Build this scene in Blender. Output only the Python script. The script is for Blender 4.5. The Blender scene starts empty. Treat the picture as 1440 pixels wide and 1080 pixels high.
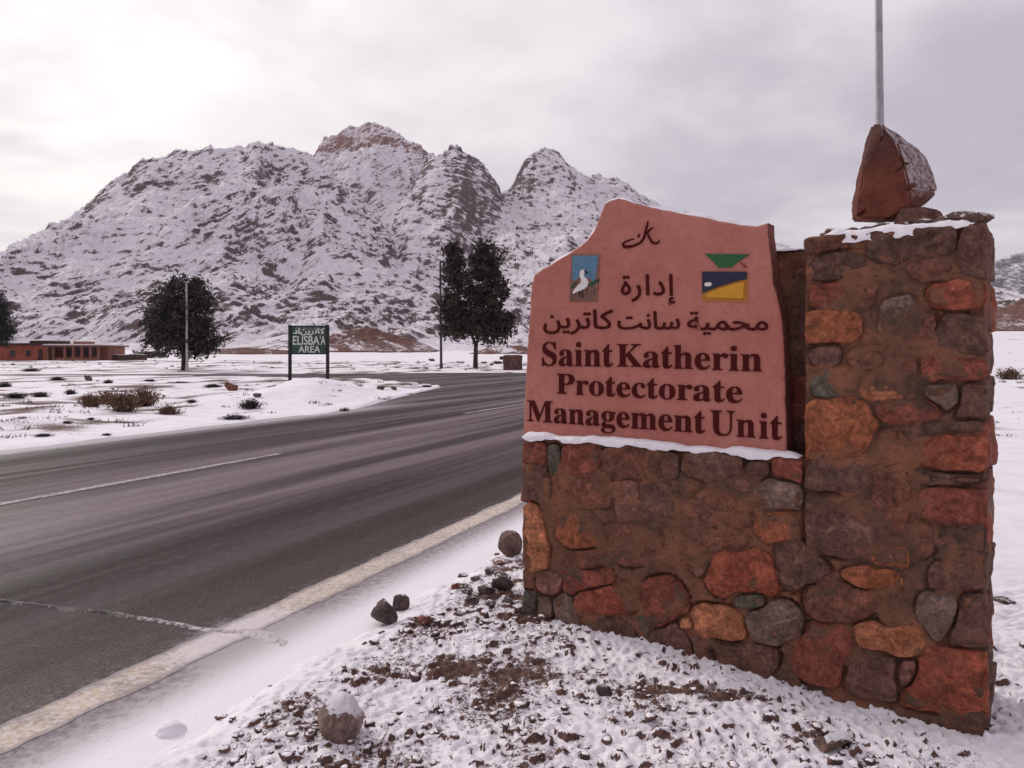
import bpy, bmesh, math, random
import numpy as np
from mathutils import Vector, Matrix

S = bpy.context.scene
COL = S.collection
PI = math.pi

# ------------------------------------------------------------------ camera, sky, sun, exposure
cd = bpy.data.cameras.new('camera')
cam = bpy.data.objects.new('camera', cd)
COL.objects.link(cam)
cam.location = (0, 0, 1.5)
cam.rotation_euler = (PI / 2, 0, 0)
cd.sensor_width = 36
cd.lens = 27
cd.shift_y = -43 / 1440
cd.clip_start = 0.05
cd.clip_end = 20000
S.camera = cam

SUN_EL, SUN_AZ = math.radians(30), math.radians(-46)     # azimuth from +Y towards +X
SUN_DIR = Vector((math.sin(SUN_AZ) * math.cos(SUN_EL), math.cos(SUN_AZ) * math.cos(SUN_EL), math.sin(SUN_EL)))
sl = bpy.data.lights.new('sun', 'SUN')
sl.energy = 1.5
sl.angle = math.radians(14)
sl.color = (1.0, 0.95, 0.9)
so = bpy.data.objects.new('sun', sl)
COL.objects.link(so)
so.rotation_euler = SUN_DIR.to_track_quat('Z', 'Y').to_euler()

S.view_settings.view_transform = 'Standard'
S.view_settings.look = 'None'
S.view_settings.exposure = 0.26
S.view_settings.gamma = 1.0
S.view_settings.use_curve_mapping = False


# ------------------------------------------------------------------ node helpers
class NT:
    def __init__(self, tree):
        self.t = tree
        tree.nodes.clear()

    def n(self, kind, ins=None, out=0, **props):
        nd = self.t.nodes.new(kind)
        for k, v in props.items():
            setattr(nd, k, v)
        for k, v in (ins or {}).items():
            if v is None:
                continue
            sock = nd.inputs[k]
            if isinstance(v, bpy.types.NodeSocket):
                self.t.links.new(v, sock)
            else:
                if sock.type == 'RGBA' and len(v) == 3:
                    v = (*v, 1)
                sock.default_value = v
        return nd.outputs[out] if len(nd.outputs) else None

    def noise(self, scale, detail=3, rough=0.55, vec=None, dist=0.0):
        return self.n('ShaderNodeTexNoise', {'Vector': vec, 'Scale': scale, 'Detail': detail, 'Roughness': rough, 'Distortion': dist})

    def voro(self, scale, vec=None, feature='F1', out=0):
        return self.n('ShaderNodeTexVoronoi', {'Vector': vec, 'Scale': scale}, out=out, feature=feature)

    def m(self, op, a, b=0.0, c=0.0, clamp=False):
        return self.n('ShaderNodeMath', {0: a, 1: b, 2: c}, operation=op, use_clamp=clamp)

    def mr(self, v, a, b, c=0.0, d=1.0, smooth=True):
        return self.n('ShaderNodeMapRange', {'Value': v, 'From Min': a, 'From Max': b, 'To Min': c, 'To Max': d},
                      interpolation_type='SMOOTHSTEP' if smooth else 'LINEAR')

    def mix(self, f, a, b, blend='MIX'):
        nd = self.t.nodes.new('ShaderNodeMix')
        nd.data_type = 'RGBA'
        nd.blend_type = blend
        for i, v in ((0, f), (6, a), (7, b)):
            if isinstance(v, bpy.types.NodeSocket):
                self.t.links.new(v, nd.inputs[i])
            else:
                nd.inputs[i].default_value = (*v, 1) if hasattr(v, '__len__') and len(v) == 3 else v
        return nd.outputs[2]

    def ramp(self, f, stops):
        nd = self.t.nodes.new('ShaderNodeValToRGB')
        self.t.links.new(f, nd.inputs[0])
        el = nd.color_ramp.elements
        while len(el) < len(stops):
            el.new(0.5)
        for e, (p, c) in zip(el, stops):
            e.position = p
            e.color = (*c, 1) if hasattr(c, '__len__') else (c, c, c, 1)
        return nd.outputs[0]

    def geo(self, name):
        return self.n('ShaderNodeNewGeometry', out={'Position': 0, 'Normal': 1, 'TrueNormal': 3}[name])

    def obj(self):
        return self.n('ShaderNodeTexCoord', out=3)

    def xyz(self, v):
        nd = self.t.nodes.new('ShaderNodeSeparateXYZ')
        self.t.links.new(v, nd.inputs[0])
        return nd.outputs

    def dot(self, v, d):
        return self.n('ShaderNodeVectorMath', {0: v, 1: d}, out=1, operation='DOT_PRODUCT')

    def scale(self, v, s):
        return self.n('ShaderNodeVectorMath', {0: v, 1: s}, operation='MULTIPLY')

    def bump(self, h, strength=0.5, dist=0.01):
        return self.n('ShaderNodeBump', {'Height': h, 'Strength': strength, 'Distance': dist})

    def out(self, col, rough=0.9, normal=None, spec=0.25, **more):
        b = self.n('ShaderNodeBsdfPrincipled', {'Base Color': col, 'Roughness': rough, 'Normal': normal, 'Specular IOR Level': spec, **more})
        self.n('ShaderNodeOutputMaterial', {'Surface': b})


def mat(name):
    m = bpy.data.materials.new(name)
    m.use_nodes = True
    return m, NT(m.node_tree)


# ------------------------------------------------------------------ world: daylight sky under a broken grey cloud deck
W = bpy.data.worlds.new('World')
S.world = W
W.use_nodes = True
w = NT(W.node_tree)
STR = 0.1
sky = w.n('ShaderNodeTexSky', sky_type='NISHITA', sun_disc=False, sun_elevation=SUN_EL, sun_rotation=SUN_AZ)
dirv = w.n('ShaderNodeTexCoord', out=0)
dx, dy, dz = w.xyz(dirv)
den = w.m('ADD', w.m('MAXIMUM', dz, 0.0), 0.16)
plan = w.n('ShaderNodeCombineXYZ', {0: w.m('DIVIDE', dx, den), 1: w.m('DIVIDE', dy, den), 2: 0.0})
n1 = w.noise(0.75, 5, 0.52, plan, 0.25)
n2 = w.noise(2.1, 4, 0.5, plan, 0.2)
cl = w.m('ADD', w.m('MULTIPLY', n1, 0.7), w.m('MULTIPLY', n2, 0.3))
cl = w.mr(cl, 0.40, 0.62)
ccol = w.mix(cl, (4.9, 4.5, 5.1), (7.6, 7.2, 7.5))
ccol = w.mix(1.0, ccol, w.ramp(w.mr(w.dot(dirv, tuple(SUN_DIR)), -0.2, 0.9, smooth=False), [(0.0, (0.86, 0.85, 0.89)), (1.0, (1.07, 1.06, 1.04))]), 'MULTIPLY')
# brighter where the sun stands behind the deck
glow = w.mr(w.dot(dirv, tuple(SUN_DIR)), 0.60, 0.97)
ccol = w.mix(w.m('MULTIPLY', glow, w.mr(w.noise(1.3, 5, 0.55, plan, 0.3), 0.36, 0.64, 0.45, 1.0)), ccol, (10.0, 9.6, 9.25))
fin = w.mix(0.95, sky, ccol)
bg = w.n('ShaderNodeBackground', {'Color': fin, 'Strength': STR})
w.n('ShaderNodeOutputWorld', {'Surface': bg})


# ------------------------------------------------------------------ numpy noise
_r = np.random.RandomState(7)
PERM = np.concatenate([_r.permutation(512)] * 3)
GA = _r.rand(512) * 2 * PI
GX, GY = np.cos(GA), np.sin(GA)


def pn(x, y, seed=0):
    x = np.asarray(x, float) + seed * 17.31
    y = np.asarray(y, float) - seed * 9.73
    xi = np.floor(x).astype(int)
    yi = np.floor(y).astype(int)
    fx, fy = x - xi, y - yi
    u = fx * fx * fx * (fx * (fx * 6 - 15) + 10)
    v = fy * fy * fy * (fy * (fy * 6 - 15) + 10)

    def g(ix, iy, ax, ay):
        h = PERM[PERM[ix & 511] + (iy & 511)]
        return GX[h] * ax + GY[h] * ay
    a = g(xi, yi, fx, fy)
    b = g(xi + 1, yi, fx - 1, fy)
    c = g(xi, yi + 1, fx, fy - 1)
    d = g(xi + 1, yi + 1, fx - 1, fy - 1)
    return 1.5 * ((a * (1 - u) + b * u) * (1 - v) + (c * (1 - u) + d * u) * v)


def fbm(x, y, o=4, seed=0, gain=0.5):
    s, a, f = 0, 1.0, 1.0
    for k in range(o):
        s = s + a * pn(x * f, y * f, seed + k)
        a *= gain
        f *= 2.03
    return s


def ridged(x, y, seed=0):
    return 1 - 2 * np.abs(pn(x, y, seed))


def sst(a, b, x):
    t = np.clip((np.asarray(x, float) - a) / (b - a), 0, 1)
    return t * t * (3 - 2 * t)


# ------------------------------------------------------------------ object helpers
def put(name, me, m=None, parent=None, loc=None, rot=None, smooth=False):
    o = bpy.data.objects.new(name, me)
    COL.objects.link(o)
    if m is not None:
        for mm in (m if isinstance(m, (list, tuple)) else [m]):
            if mm.name not in me.materials:
                me.materials.append(mm)
    if parent is not None:
        o.parent = parent
    if loc is not None:
        o.location = loc
    if rot is not None:
        o.rotation_euler = rot
    if smooth:
        me.polygons.foreach_set('use_smooth', [True] * len(me.polygons))
    return o


def mesh(name, v, f):
    me = bpy.data.meshes.new(name)
    me.from_pydata([tuple(p) for p in v], [], [tuple(q) for q in f])
    me.update()
    return me


def grid_mesh(name, X, Y, Z, keep=None):
    """X, Y, Z arrays (rows, cols) -> quad sheet, made fast"""
    r, c = X.shape
    co = np.stack([X, Y, Z], -1).reshape(-1, 3).astype(np.float32)
    i = np.arange(r * c).reshape(r, c)
    q = np.stack([i[:-1, :-1], i[:-1, 1:], i[1:, 1:], i[1:, :-1]], -1).reshape(-1, 4)
    if keep is not None:
        q = q[keep.reshape(-1)]
    me = bpy.data.meshes.new(name)
    me.vertices.add(len(co))
    me.vertices.foreach_set('co', co.ravel())
    me.loops.add(q.size)
    me.loops.foreach_set('vertex_index', q.ravel().astype(np.int32))
    me.polygons.add(len(q))
    me.polygons.foreach_set('loop_start', np.arange(0, q.size, 4, dtype=np.int32))
    me.polygons.foreach_set('use_smooth', np.ones(len(q), bool))
    me.update(calc_edges=True)
    me.validate()
    return me


def tag(o, label=None, cat=None, group=None, kind=None):
    for k, v in (('label', label), ('category', cat), ('group', group), ('kind', kind)):
        if v:
            o[k] = v
    return o


def empty(name, loc, rz=0.0):
    o = bpy.data.objects.new(name, None)
    o.empty_display_size = 0.2
    COL.objects.link(o)
    o.location = loc
    o.rotation_euler = (0, 0, rz)
    return o


def box_bm(bm, x0, x1, y0, y1, z0, z1, bevel=0.0):
    vs = [bm.verts.new(p) for p in ((x0, y0, z0), (x1, y0, z0), (x1, y1, z0), (x0, y1, z0),
                                    (x0, y0, z1), (x1, y0, z1), (x1, y1, z1), (x0, y1, z1))]
    fs = [bm.faces.new([vs[i] for i in q]) for q in ((3, 2, 1, 0), (4, 5, 6, 7), (0, 1, 5, 4), (1, 2, 6, 5), (2, 3, 7, 6), (3, 0, 4, 7))]
    if bevel:
        es = list({e for f in fs for e in f.edges})
        bmesh.ops.bevel(bm, geom=es, offset=bevel, segments=2, affect='EDGES', profile=0.6)


def box(name, x0, x1, y0, y1, z0, z1, m, parent=None, bevel=0.0):
    bm = bmesh.new()
    box_bm(bm, x0, x1, y0, y1, z0, z1, bevel)
    me = bpy.data.meshes.new(name)
    bm.to_mesh(me)
    bm.free()
    return put(name, me, m, parent)


def tube(pts, rads, sides=10, cap=True):
    """tapered tube along points -> verts, faces"""
    v, f = [], []
    for k, (p, r) in enumerate(zip(pts, rads)):
        p = Vector(p)
        a = Vector(pts[max(0, k - 1)])
        b = Vector(pts[min(len(pts) - 1, k + 1)])
        t = (b - a).normalized()
        u = t.orthogonal().normalized() if abs(t.z) < 0.95 else Vector((1, 0, 0))
        u = (u - t * u.dot(t)).normalized()
        w_ = t.cross(u)
        for s in range(sides):
            an = 2 * PI * s / sides
            v.append(p + (u * math.cos(an) + w_ * math.sin(an)) * r)
    for k in range(len(pts) - 1):
        for s in range(sides):
            a, b = k * sides + s, k * sides + (s + 1) % sides
            f.append((a, b, b + sides, a + sides))
    if cap:
        f.append(tuple(range(sides))[::-1])
        f.append(tuple((len(pts) - 1) * sides + s for s in range(sides)))
    return v, f


# ------------------------------------------------------------------ measured directions of the place
DR = np.array([0.388, 0.922])       # the main road runs this way
NR = np.array([0.922, -0.388])      # across it; q = NR . p
P0 = Vector((0.059, 4.23, 0.0))     # left front foot of the stone wall
TW = Vector((0.8177, -0.5757, 0))   # along the wall, to its right end
NB = Vector((0.5757, 0.8177, 0))    # into the wall
RZ = math.atan2(TW.y, TW.x)


def gpt(u, v):
    """ground point seen at photo pixel u, v (flat ground)"""
    Y = 1620.0 / (v - 497.0)
    return (u - 720.0) / 1080.0 * Y, Y


def wpt(u, v, d=0.0):
    """wall coordinates (s, z) of the point seen at photo pixel u, v on the plane d metres behind the wall face"""
    k = (u - 720.0) / 1080.0
    px, py = P0.x + NB.x * d, P0.y + NB.y * d
    s = (k * py - px) / (TW.x - TW.y * k)
    return s, 1.5 - (v - 497.0) / 1080.0 * (py + TW.y * s)


def wall_world(s, d, z):
    return P0 + TW * s + NB * d + Vector((0, 0, z))


# side road leaving the main road to the left, and the flared corner of the junction
FLARE = [(480, 580), (515, 571.5), (545, 563), (575, 555.5), (600, 549.5), (618, 545.5), (622, 544), (600, 541.5), (560, 538), (500, 534), (440, 531.6), (360, 529.6), (250, 528.5), (100, 528.1), (-250, 528)]
UPPER = [(-250, 526.2), (0, 526.3), (160, 526.2), (300, 526.0), (420, 525.6), (520, 525.0), (620, 524.4), (735, 524), (960, 523.5)]
SIDE = [gpt(*p) for p in FLARE] + [gpt(*p) for p in UPPER] + [(NR * -9.5 + DR * 54).tolist(), (NR * -9.5 + DR * 14).tolist()]


def inside(poly, x, y):
    r = np.zeros(np.shape(x), bool)
    n = len(poly)
    for i in range(n):
        (x0, y0), (x1, y1) = poly[i], poly[(i + 1) % n]
        c = ((y0 > y) != (y1 > y))
        with np.errstate(divide='ignore', invalid='ignore'):
            xi = (x1 - x0) * (y - y0) / (y1 - y0 + 1e-12) + x0
        r ^= c & (x < xi)
    return r


def gz(x, y, fine=True):
    """height of the snowy ground"""
    x = np.asarray(x, float)
    y = np.asarray(y, float)
    q = NR[0] * x + NR[1] * y
    dist = np.hypot(x, y)
    wob = 0.10 * fbm(x * 1.6, y * 1.6, 3, 3) + 0.035 * pn(x * 9, y * 9, 5)
    right = sst(-2.62, -2.15, q + wob)
    wobl = (0.25 * fbm(x * 0.5, y * 0.5, 3, 13) + 0.08 * pn(x * 3, y * 3, 15))
    left = sst(-11.55, -12.1, q + wobl)
    z = -0.07 + 0.10 * np.maximum(right, left)
    # right verge: gentle lumps
    rf = sst(-2.5, -1.5, q)
    z = z + rf * (0.018 * fbm(x * 1.3, y * 1.3, 3, 21) + 0.02)
    z = z + rf * sst(7, 20, y) * 0.10 * fbm(x * 0.12, y * 0.12, 3, 23)
    # left field
    lf = sst(-11.9, -15.5, q) * (1 - sst(40, 48, y)) + sst(60, 75, y) * (q < -11)
    z = z + lf * (0.13 * fbm(x * 0.22, y * 0.22, 4, 31) + 0.06 * np.maximum(0, pn(x * 0.9, y * 0.9, 33)) + 0.03)
    z = np.where(inside(SIDE, x, y), -0.07, z)
    # ploughed heap in front of the green sign
    mx, my = gpt(437, 563)
    z = z + 0.62 * np.exp(-(((x - mx) / 1.6) ** 2 + ((y - my - 1.0) / 3.2) ** 2)) * (1 + 0.25 * pn(x * 1.1, y * 1.1, 35)) * left
    # the plain climbs to the hills
    z = z + 2.6 * sst(130, 360, y) + 0.9 * sst(66, 130, y) * sst(0.1, -0.5, x / np.maximum(y, 1)) * 0.35
    ramp = sst(0.30, 0.62, x / np.maximum(y, 1.0))
    z = z + ramp * 0.034 * np.clip(y - 70, 0, 320)
    if fine:
        near = 1 - sst(5.0, 9.0, dist)
        gm = sst(-2.45, -2.0, q + wob) * near
        b1 = sst(0.02, 0.30, pn(x * 15 + 0.4 * pn(x * 9, y * 9, 44), y * 15, 41))
        b2 = sst(0.05, 0.35, pn(x * 27, y * 27, 42))
        z = z + gm * (0.018 * b1 * (0.5 + 0.8 * pn(x * 5, y * 5, 45)) + 0.013 * b2 + 0.004 * pn(x * 45, y * 45, 43))
        # drift of snow along the foot of the wall
        s = (x - P0.x) * TW.x + (y - P0.y) * TW.y
        d = (x - P0.x) * NB.x + (y - P0.y) * NB.y
        ed = np.maximum(np.maximum(-d, d - 0.42), np.maximum(-s, s - 2.17))
        z = z + (0.02 - 0.055 * sst(0.5, 2.0, s)) * np.exp(-np.clip(ed, 0, 9) / 0.30) * near
    return z


def gz1(x, y):
    return float(gz(np.array([x]), np.array([y]))[0])


# ------------------------------------------------------------------ materials of the setting
SNOW = (0.86, 0.815, 0.85)
SNOW_BLUE = (0.78, 0.735, 0.785)


def snow_col(t, vec, scale=1.0):
    return t.mix(t.mr(t.noise(3.0 * scale, 4, 0.6, vec), 0.35, 0.7), SNOW, SNOW_BLUE)


def ground_material():
    m, t = mat('snowy ground')
    pos = t.geo('Position')
    cover = t.n('ShaderNodeAttribute', out=2, attribute_name='cover')
    nz = t.xyz(t.geo('Normal'))[2]
    f1 = t.noise(34, 4, 0.65, pos)
    f2 = t.noise(120, 3, 0.6, pos)
    f0 = t.noise(2.6, 4, 0.62, pos)
    mot = t.m('ADD', t.m('MULTIPLY', f1, 0.55), t.m('ADD', t.m('MULTIPLY', f2, 0.25), t.m('MULTIPLY', f0, 0.2)))
    # slopes of the little stones stay bare
    slope = t.mr(nz, 0.93, 0.70)
    v = t.m('SUBTRACT', t.m('ADD', cover, mot), t.m('MULTIPLY', slope, 0.42))
    fac = t.mr(v, 0.93, 1.03)
    dirt = t.mix(t.mr(t.noise(60, 4, 0.7, pos), 0.35, 0.65), (0.060, 0.032, 0.027), (0.20, 0.090, 0.060))
    dirt = t.mix(t.mr(t.noise(230, 2, 0.5, pos), 0.45, 0.62), dirt, (0.085, 0.06, 0.058))
    col = t.mix(fac, dirt, snow_col(t, pos))
    h = t.m('ADD', t.m('MULTIPLY', t.noise(90, 4, 0.7, pos), 0.7), t.m('MULTIPLY', fac, 0.5))
    t.out(col, 0.85, t.bump(h, 0.55, 0.012), 0.2)
    return m


def asphalt_material():
    m, t = mat('slushy asphalt')
    pos = t.geo('Position')
    q = t.dot(pos, (NR[0], NR[1], 0))
    l = t.dot(pos, (DR[0], DR[1], 0))
    # combed along the wheel tracks: long streaks of thin slush
    sv = t.n('ShaderNodeCombineXYZ', {0: q, 1: t.m('MULTIPLY', l, 0.03), 2: 0.0})
    s1 = t.noise(1.15, 3, 0.5, sv)
    s2 = t.noise(6.0, 3, 0.6, sv)
    st = t.m('ADD', t.m('MULTIPLY', s1, 0.78), t.m('MULTIPLY', s2, 0.22))
    st = t.mr(st, 0.43, 0.60)
    st = t.m('MULTIPLY', st, t.mr(q, -3.6, -5.6, 0.10, 1.0))      # the near lane is worn clean
    g1 = t.noise(55, 4, 0.75, pos)
    g2 = t.noise(11, 4, 0.65, pos)
    base = t.mix(t.mr(g1, 0.3, 0.72), (0.0080, 0.0044, 0.0045), (0.052, 0.0300, 0.0312))
    base = t.mix(t.m('MULTIPLY', t.mr(g2, 0.42, 0.72), 0.4), base, (0.074, 0.045, 0.0475))
    slush = t.mix(g2, (0.14, 0.100, 0.106), (0.28, 0.215, 0.230))
    col = t.mix(t.m('MULTIPLY', st, 0.72), base, slush)  # pale slush, whose colour also carries the sheen of the far asphalt
    # brownish dust by the edge line
    dust = t.m('MULTIPLY', t.mr(q, -4.6, -3.05), t.mr(g1, 0.38, 0.68))
    col = t.mix(t.m('MULTIPLY', dust, 0.30), col, (0.20, 0.145, 0.115))
    # thin snow over the shoulder
    sh = t.m('ADD', t.m('ADD', t.mr(q, -3.30, -2.55, smooth=False), t.mr(t.n('ShaderNodeVectorMath', {0: pos, 1: (*gpt(368, 899), 0.0)}, out=1, operation='DISTANCE'), 0.55, 0.05, 0.0, 0.65)), t.m('MULTIPLY', t.m('SUBTRACT', t.noise(20, 6, 0.8, pos), 0.5), 1.5))
    shl = t.m('ADD', t.mr(q, -11.0, -11.75), t.m('MULTIPLY', t.m('SUBTRACT', t.noise(8, 5, 0.75, pos), 0.5), 1.5))
    shl = t.m('MULTIPLY', shl, t.mr(t.xyz(pos)[1], 26.0, 18.0))
    col = t.mix(t.m('MULTIPLY', t.mr(t.m('MAXIMUM', sh, shl), 0.10, 0.95), t.mr(q, -2.9, -2.5, 0.72, 1.0)), col, t.mix(t.mr(q, -2.85, -2.45), (0.52, 0.47, 0.50), SNOW))
    rough = t.mr(t.noise(1.7, 3, 0.6, sv), 0.35, 0.7, 0.48, 0.78)
    t.out(col, rough, t.bump(g1, 0.6, 0.006), 0.07)
    return m


def paint_material(name, c1, c2, wear):
    m, t = mat(name)
    pos = t.geo('Position')
    g = t.noise(38, 5, 0.75, pos)
    g2 = t.noise(5, 4, 0.6, pos)
    col = t.mix(t.mr(g2, 0.35, 0.65), c1, c2)
    col = t.mix(t.m('MULTIPLY', t.mr(t.m('ADD', g, t.m('MULTIPLY', g2, 0.35)), 0.58, 0.80), wear), col, (0.075, 0.062, 0.062))
    heap = t.mr(t.n('ShaderNodeVectorMath', {0: pos, 1: (*gpt(368, 899), 0.0)}, out=1, operation='DISTANCE'), 0.60, 0.05, 0.0, 0.30)
    col = t.mix(t.m('MULTIPLY', t.mr(t.m('ADD', t.noise(26, 6, 0.8, pos), heap), 0.44, 0.62), 0.75), col, (0.66, 0.61, 0.64))
    qd = t.m('ABSOLUTE', t.m('ADD', t.dot(pos, (NR[0], NR[1], 0)), 2.985))
    if 'edge' in name:
        fade = t.mr(t.m('ADD', qd, t.m('MULTIPLY', t.m('SUBTRACT', t.noise(19, 6, 0.8, pos), 0.5), 0.13)), 0.055, 0.125)
        col = t.mix(t.m('MULTIPLY', fade, 0.85), col, t.mix(g, (0.10, 0.082, 0.082), (0.40, 0.35, 0.36)))
    t.out(col, 0.8, t.bump(g, 0.4, 0.004), 0.25)
    return m


def mountain_material(name, rock_a, rock_b, lo, hi, fine=0.27):
    m, t = mat(name)
    pos = t.geo('Position')
    nz = t.xyz(t.geo('Normal'))[2]
    n1 = t.noise(fine, 5, 0.65, pos)
    n2 = t.noise(0.035, 4, 0.6, pos)
    n3 = t.noise(fine * 3.3, 3, 0.6, pos)
    sx_, sy_, sz_ = t.xyz(pos)
    tilt = t.m('ADD', sz_, t.m('MULTIPLY', sx_, t.mr(sx_, -260, -60, -0.36, 0.40)))
    band = t.noise(0.16, 5, 0.66, t.n('ShaderNodeCombineXYZ', {0: t.m('MULTIPLY', sx_, 0.42), 1: t.m('MULTIPLY', sy_, 0.3), 2: t.m('MULTIPLY', tilt, 1.9)}), 0.5)
    v = t.m('ADD', nz, t.m('ADD', t.m('MULTIPLY', t.m('SUBTRACT', n1, 0.5), 0.75),
                           t.m('ADD', t.m('MULTIPLY', t.m('SUBTRACT', n3, 0.5), 0.55), t.m('MULTIPLY', t.m('SUBTRACT', band, 0.5), 1.35))))
    cover = t.n('ShaderNodeAttribute', out=2, attribute_name='bare')
    v = t.m('SUBTRACT', v, t.m('ADD', cover, t.m('MULTIPLY', t.m('SUBTRACT', n2, 0.5), 0.25)))
    fac = t.mr(v, lo, hi)
    rock = t.mix(t.mr(n2, 0.35, 0.65), rock_a, rock_b)
    rock = t.mix(t.mr(n3, 0.3, 0.7), rock, tuple(c * 0.5 for c in rock_a))
    red = t.n('ShaderNodeAttribute', out=2, attribute_name='red')
    rock = t.mix(t.m('MULTIPLY', red, 0.85), rock, (0.24, 0.125, 0.105))
    snow = t.mix(t.mr(n1, 0.3, 0.7), (0.85, 0.80, 0.84), (0.68, 0.635, 0.675))
    snow = t.mix(t.m('MULTIPLY', t.mr(t.noise(fine * 2.6, 5, 0.75, pos), 0.48, 0.66), 0.45), snow, (0.42, 0.355, 0.375))
    t.out(t.mix(fac, rock, snow), 0.9, t.bump(n1, 0.5, 1.5), 0.1)
    return m


M_GROUND = ground_material()
M_ASPHALT = asphalt_material()
M_EDGE = paint_material('cream edge line paint', (0.60, 0.475, 0.37), (0.47, 0.38, 0.305), 0.42)
M_DASH = paint_material('worn white centre line', (0.30, 0.265, 0.27), (0.21, 0.185, 0.19), 0.8)
M_MOUNT = mountain_material('snowy granite', (0.125, 0.084, 0.088), (0.170, 0.114, 0.112), 0.475, 0.66)
M_FARMT = mountain_material('hazy far snowy granite', (0.085, 0.075, 0.10), (0.11, 0.092, 0.115), 0.84, 1.02, 0.05)  # bluish rock: distance haze put into its colour
M_RUBBLE = mountain_material('red brown rubble', (0.16, 0.075, 0.06), (0.11, 0.06, 0.052), 0.86, 1.0, 0.8)


def snow_material():
    m, t = mat('packed snow')
    pos = t.geo('Position')
    n = t.noise(45, 4, 0.65, pos)
    col = snow_col(t, pos, 3.0)
    col = t.mix(t.m('MULTIPLY', t.mr(t.noise(17, 4, 0.7, pos), 0.60, 0.75), 0.45), col, (0.40, 0.30, 0.28))
    t.out(col, 0.8, t.bump(n, 0.5, 0.008), 0.25, **{'Subsurface Weight': 0.0})
    return m


M_SNOW = snow_material()


# ------------------------------------------------------------------ ground sheet
def axis(lo, d0, d1, hi, step, grow):
    a = list(np.arange(d0, d1, step))
    s = step
    while a[-1] < hi:
        s *= grow
        a.append(a[-1] + s)
    s = step
    b = []
    x = d0
    while x > lo:
        s *= grow
        x -= s
        b.append(x)
    return np.array(b[::-1] + a)


gx = axis(-4500, -2.7, 2.3, 4500, 0.0115, 1.062)
gy = axis(-120, 2.45, 4.6, 6000, 0.0115, 1.036)
GXX, GYY = np.meshgrid(gx, gy)
GZ = gz(GXX, GYY)
me = grid_mesh('ground', GXX, GYY, GZ)
# how much snow lies where: thin on the stony verge, swept off in a few patches, deep beside the road
Q = NR[0] * GXX + NR[1] * GYY
cov = 0.75 + 0.16 * fbm(GXX * 0.35, GYY * 0.35, 3, 61) * sst(5, 14, GYY)
ston = sst(-2.42, -2.02, Q + 0.15 * fbm(GXX * 2, GYY * 2, 3, 3)) * (1 - sst(4.8, 7.5, GYY)) * (1 - sst(2.0, 2.4, GXX))
cov = cov - 0.165 * ston + ston * (0.13 * pn(GXX * 2.2, GYY * 2.2, 63) - 0.03) + 0.05 * ston * pn(GXX * 7, GYY * 7, 64)
wd_ = -((GXX - P0.x) * NB.x + (GYY - P0.y) * NB.y)
ws_ = (GXX - P0.x) * TW.x + (GYY - P0.y) * TW.y
cov = cov + 0.16 * ston * np.exp(-np.clip(wd_, 0, 9) / 0.10) * sst(0.15, 0.45, ws_) * (wd_ > -0.1)
cov = cov + 0.14 * ston * sst(2.15, 2.35, ws_)
lfield = sst(-12.0, -14.0, Q) * (GYY < 130)
cov = cov - lfield * (0.19 + 0.14 * pn(GXX * 0.5, GYY * 1.5, 68) + 0.26 * fbm(GXX * 0.55, GYY * 0.9, 4, 67))
warp = 0.12 * pn(GXX * 7, GYY * 7, 65) + 0.06 * pn(GXX * 19, GYY * 19, 66)
for (u, v, ru, rv, k) in ((640, 957, 44, 20, .42), (690, 800, 60, 16, .30), (705, 842, 50, 18, .3), (1015, 998, 52, 16, .36), (905, 988, 40, 16, .20),
                          (1160, 1062, 60, 12, .34), (760, 884, 55, 9, .55), (590, 885, 26, 8, .25), (850, 965, 50, 14, .14), (720, 960, 60, 24, .10)):
    cx, cy = gpt(u, v)
    rx = ru / 1080 * cy
    ry = abs(gpt(u, v - rv)[1] - gpt(u, v + rv)[1]) / 2
    dd = np.hypot((GXX - cx) / rx, (GYY - cy) / ry) + warp * 5.5
    cov = cov - 0.72 * k * (1 - sst(0.2, 1.4, dd))
# faint wheel tracks and thin patches on the open plain to the right
far = sst(9, 16, GYY)
rgt = far * (Q > 0)
cov = cov - rgt * (0.22 * sst(0.15, 0.55, pn(GXX * 0.10, GYY * 0.30, 71)) + 0.16 * fbm(GXX * 0.4, GYY * 0.8, 3, 73))
hx_, hy_ = gpt(437, 563)
cov = cov + 0.4 * np.exp(-(((GXX - hx_) / 2.2) ** 2 + ((GYY - hy_ - 1.0) / 4.0) ** 2)) * (Q < -11.5)
at = me.attributes.new('cover', 'FLOAT', 'POINT')
at.data.foreach_set('value', cov.ravel().astype(np.float32))
tag(put('ground', me, M_GROUND), kind='structure')

# ------------------------------------------------------------------ roads
def road_strip(name, q0, q1, t0, t1, nq, nt, z, m, wob=0.0, seed=0):
    qq = np.linspace(q0, q1, nq)
    tt = t0 + (t1 - t0) * np.linspace(0, 1, nt) ** 1.6
    QQ, TT = np.meshgrid(qq, tt)
    if wob:
        edge = (np.abs(QQ - (q0 + q1) / 2) / abs(q1 - q0) * 2) ** 3 * np.sign(QQ - (q0 + q1) / 2)
        QQ = QQ + wob * fbm(TT * 2.3, QQ * 0 + seed, 4, seed) * edge + wob * 0.5 * pn(TT * 11, QQ * 3, seed + 5) * np.abs(edge)
    X = NR[0] * QQ + DR[0] * TT
    Y = NR[1] * QQ + DR[1] * TT
    me = grid_mesh(name, X, Y, np.full(X.shape, z))
    if me.polygons[0].normal.z < 0:
        me.flip_normals()
    return put(name, me, m)


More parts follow.
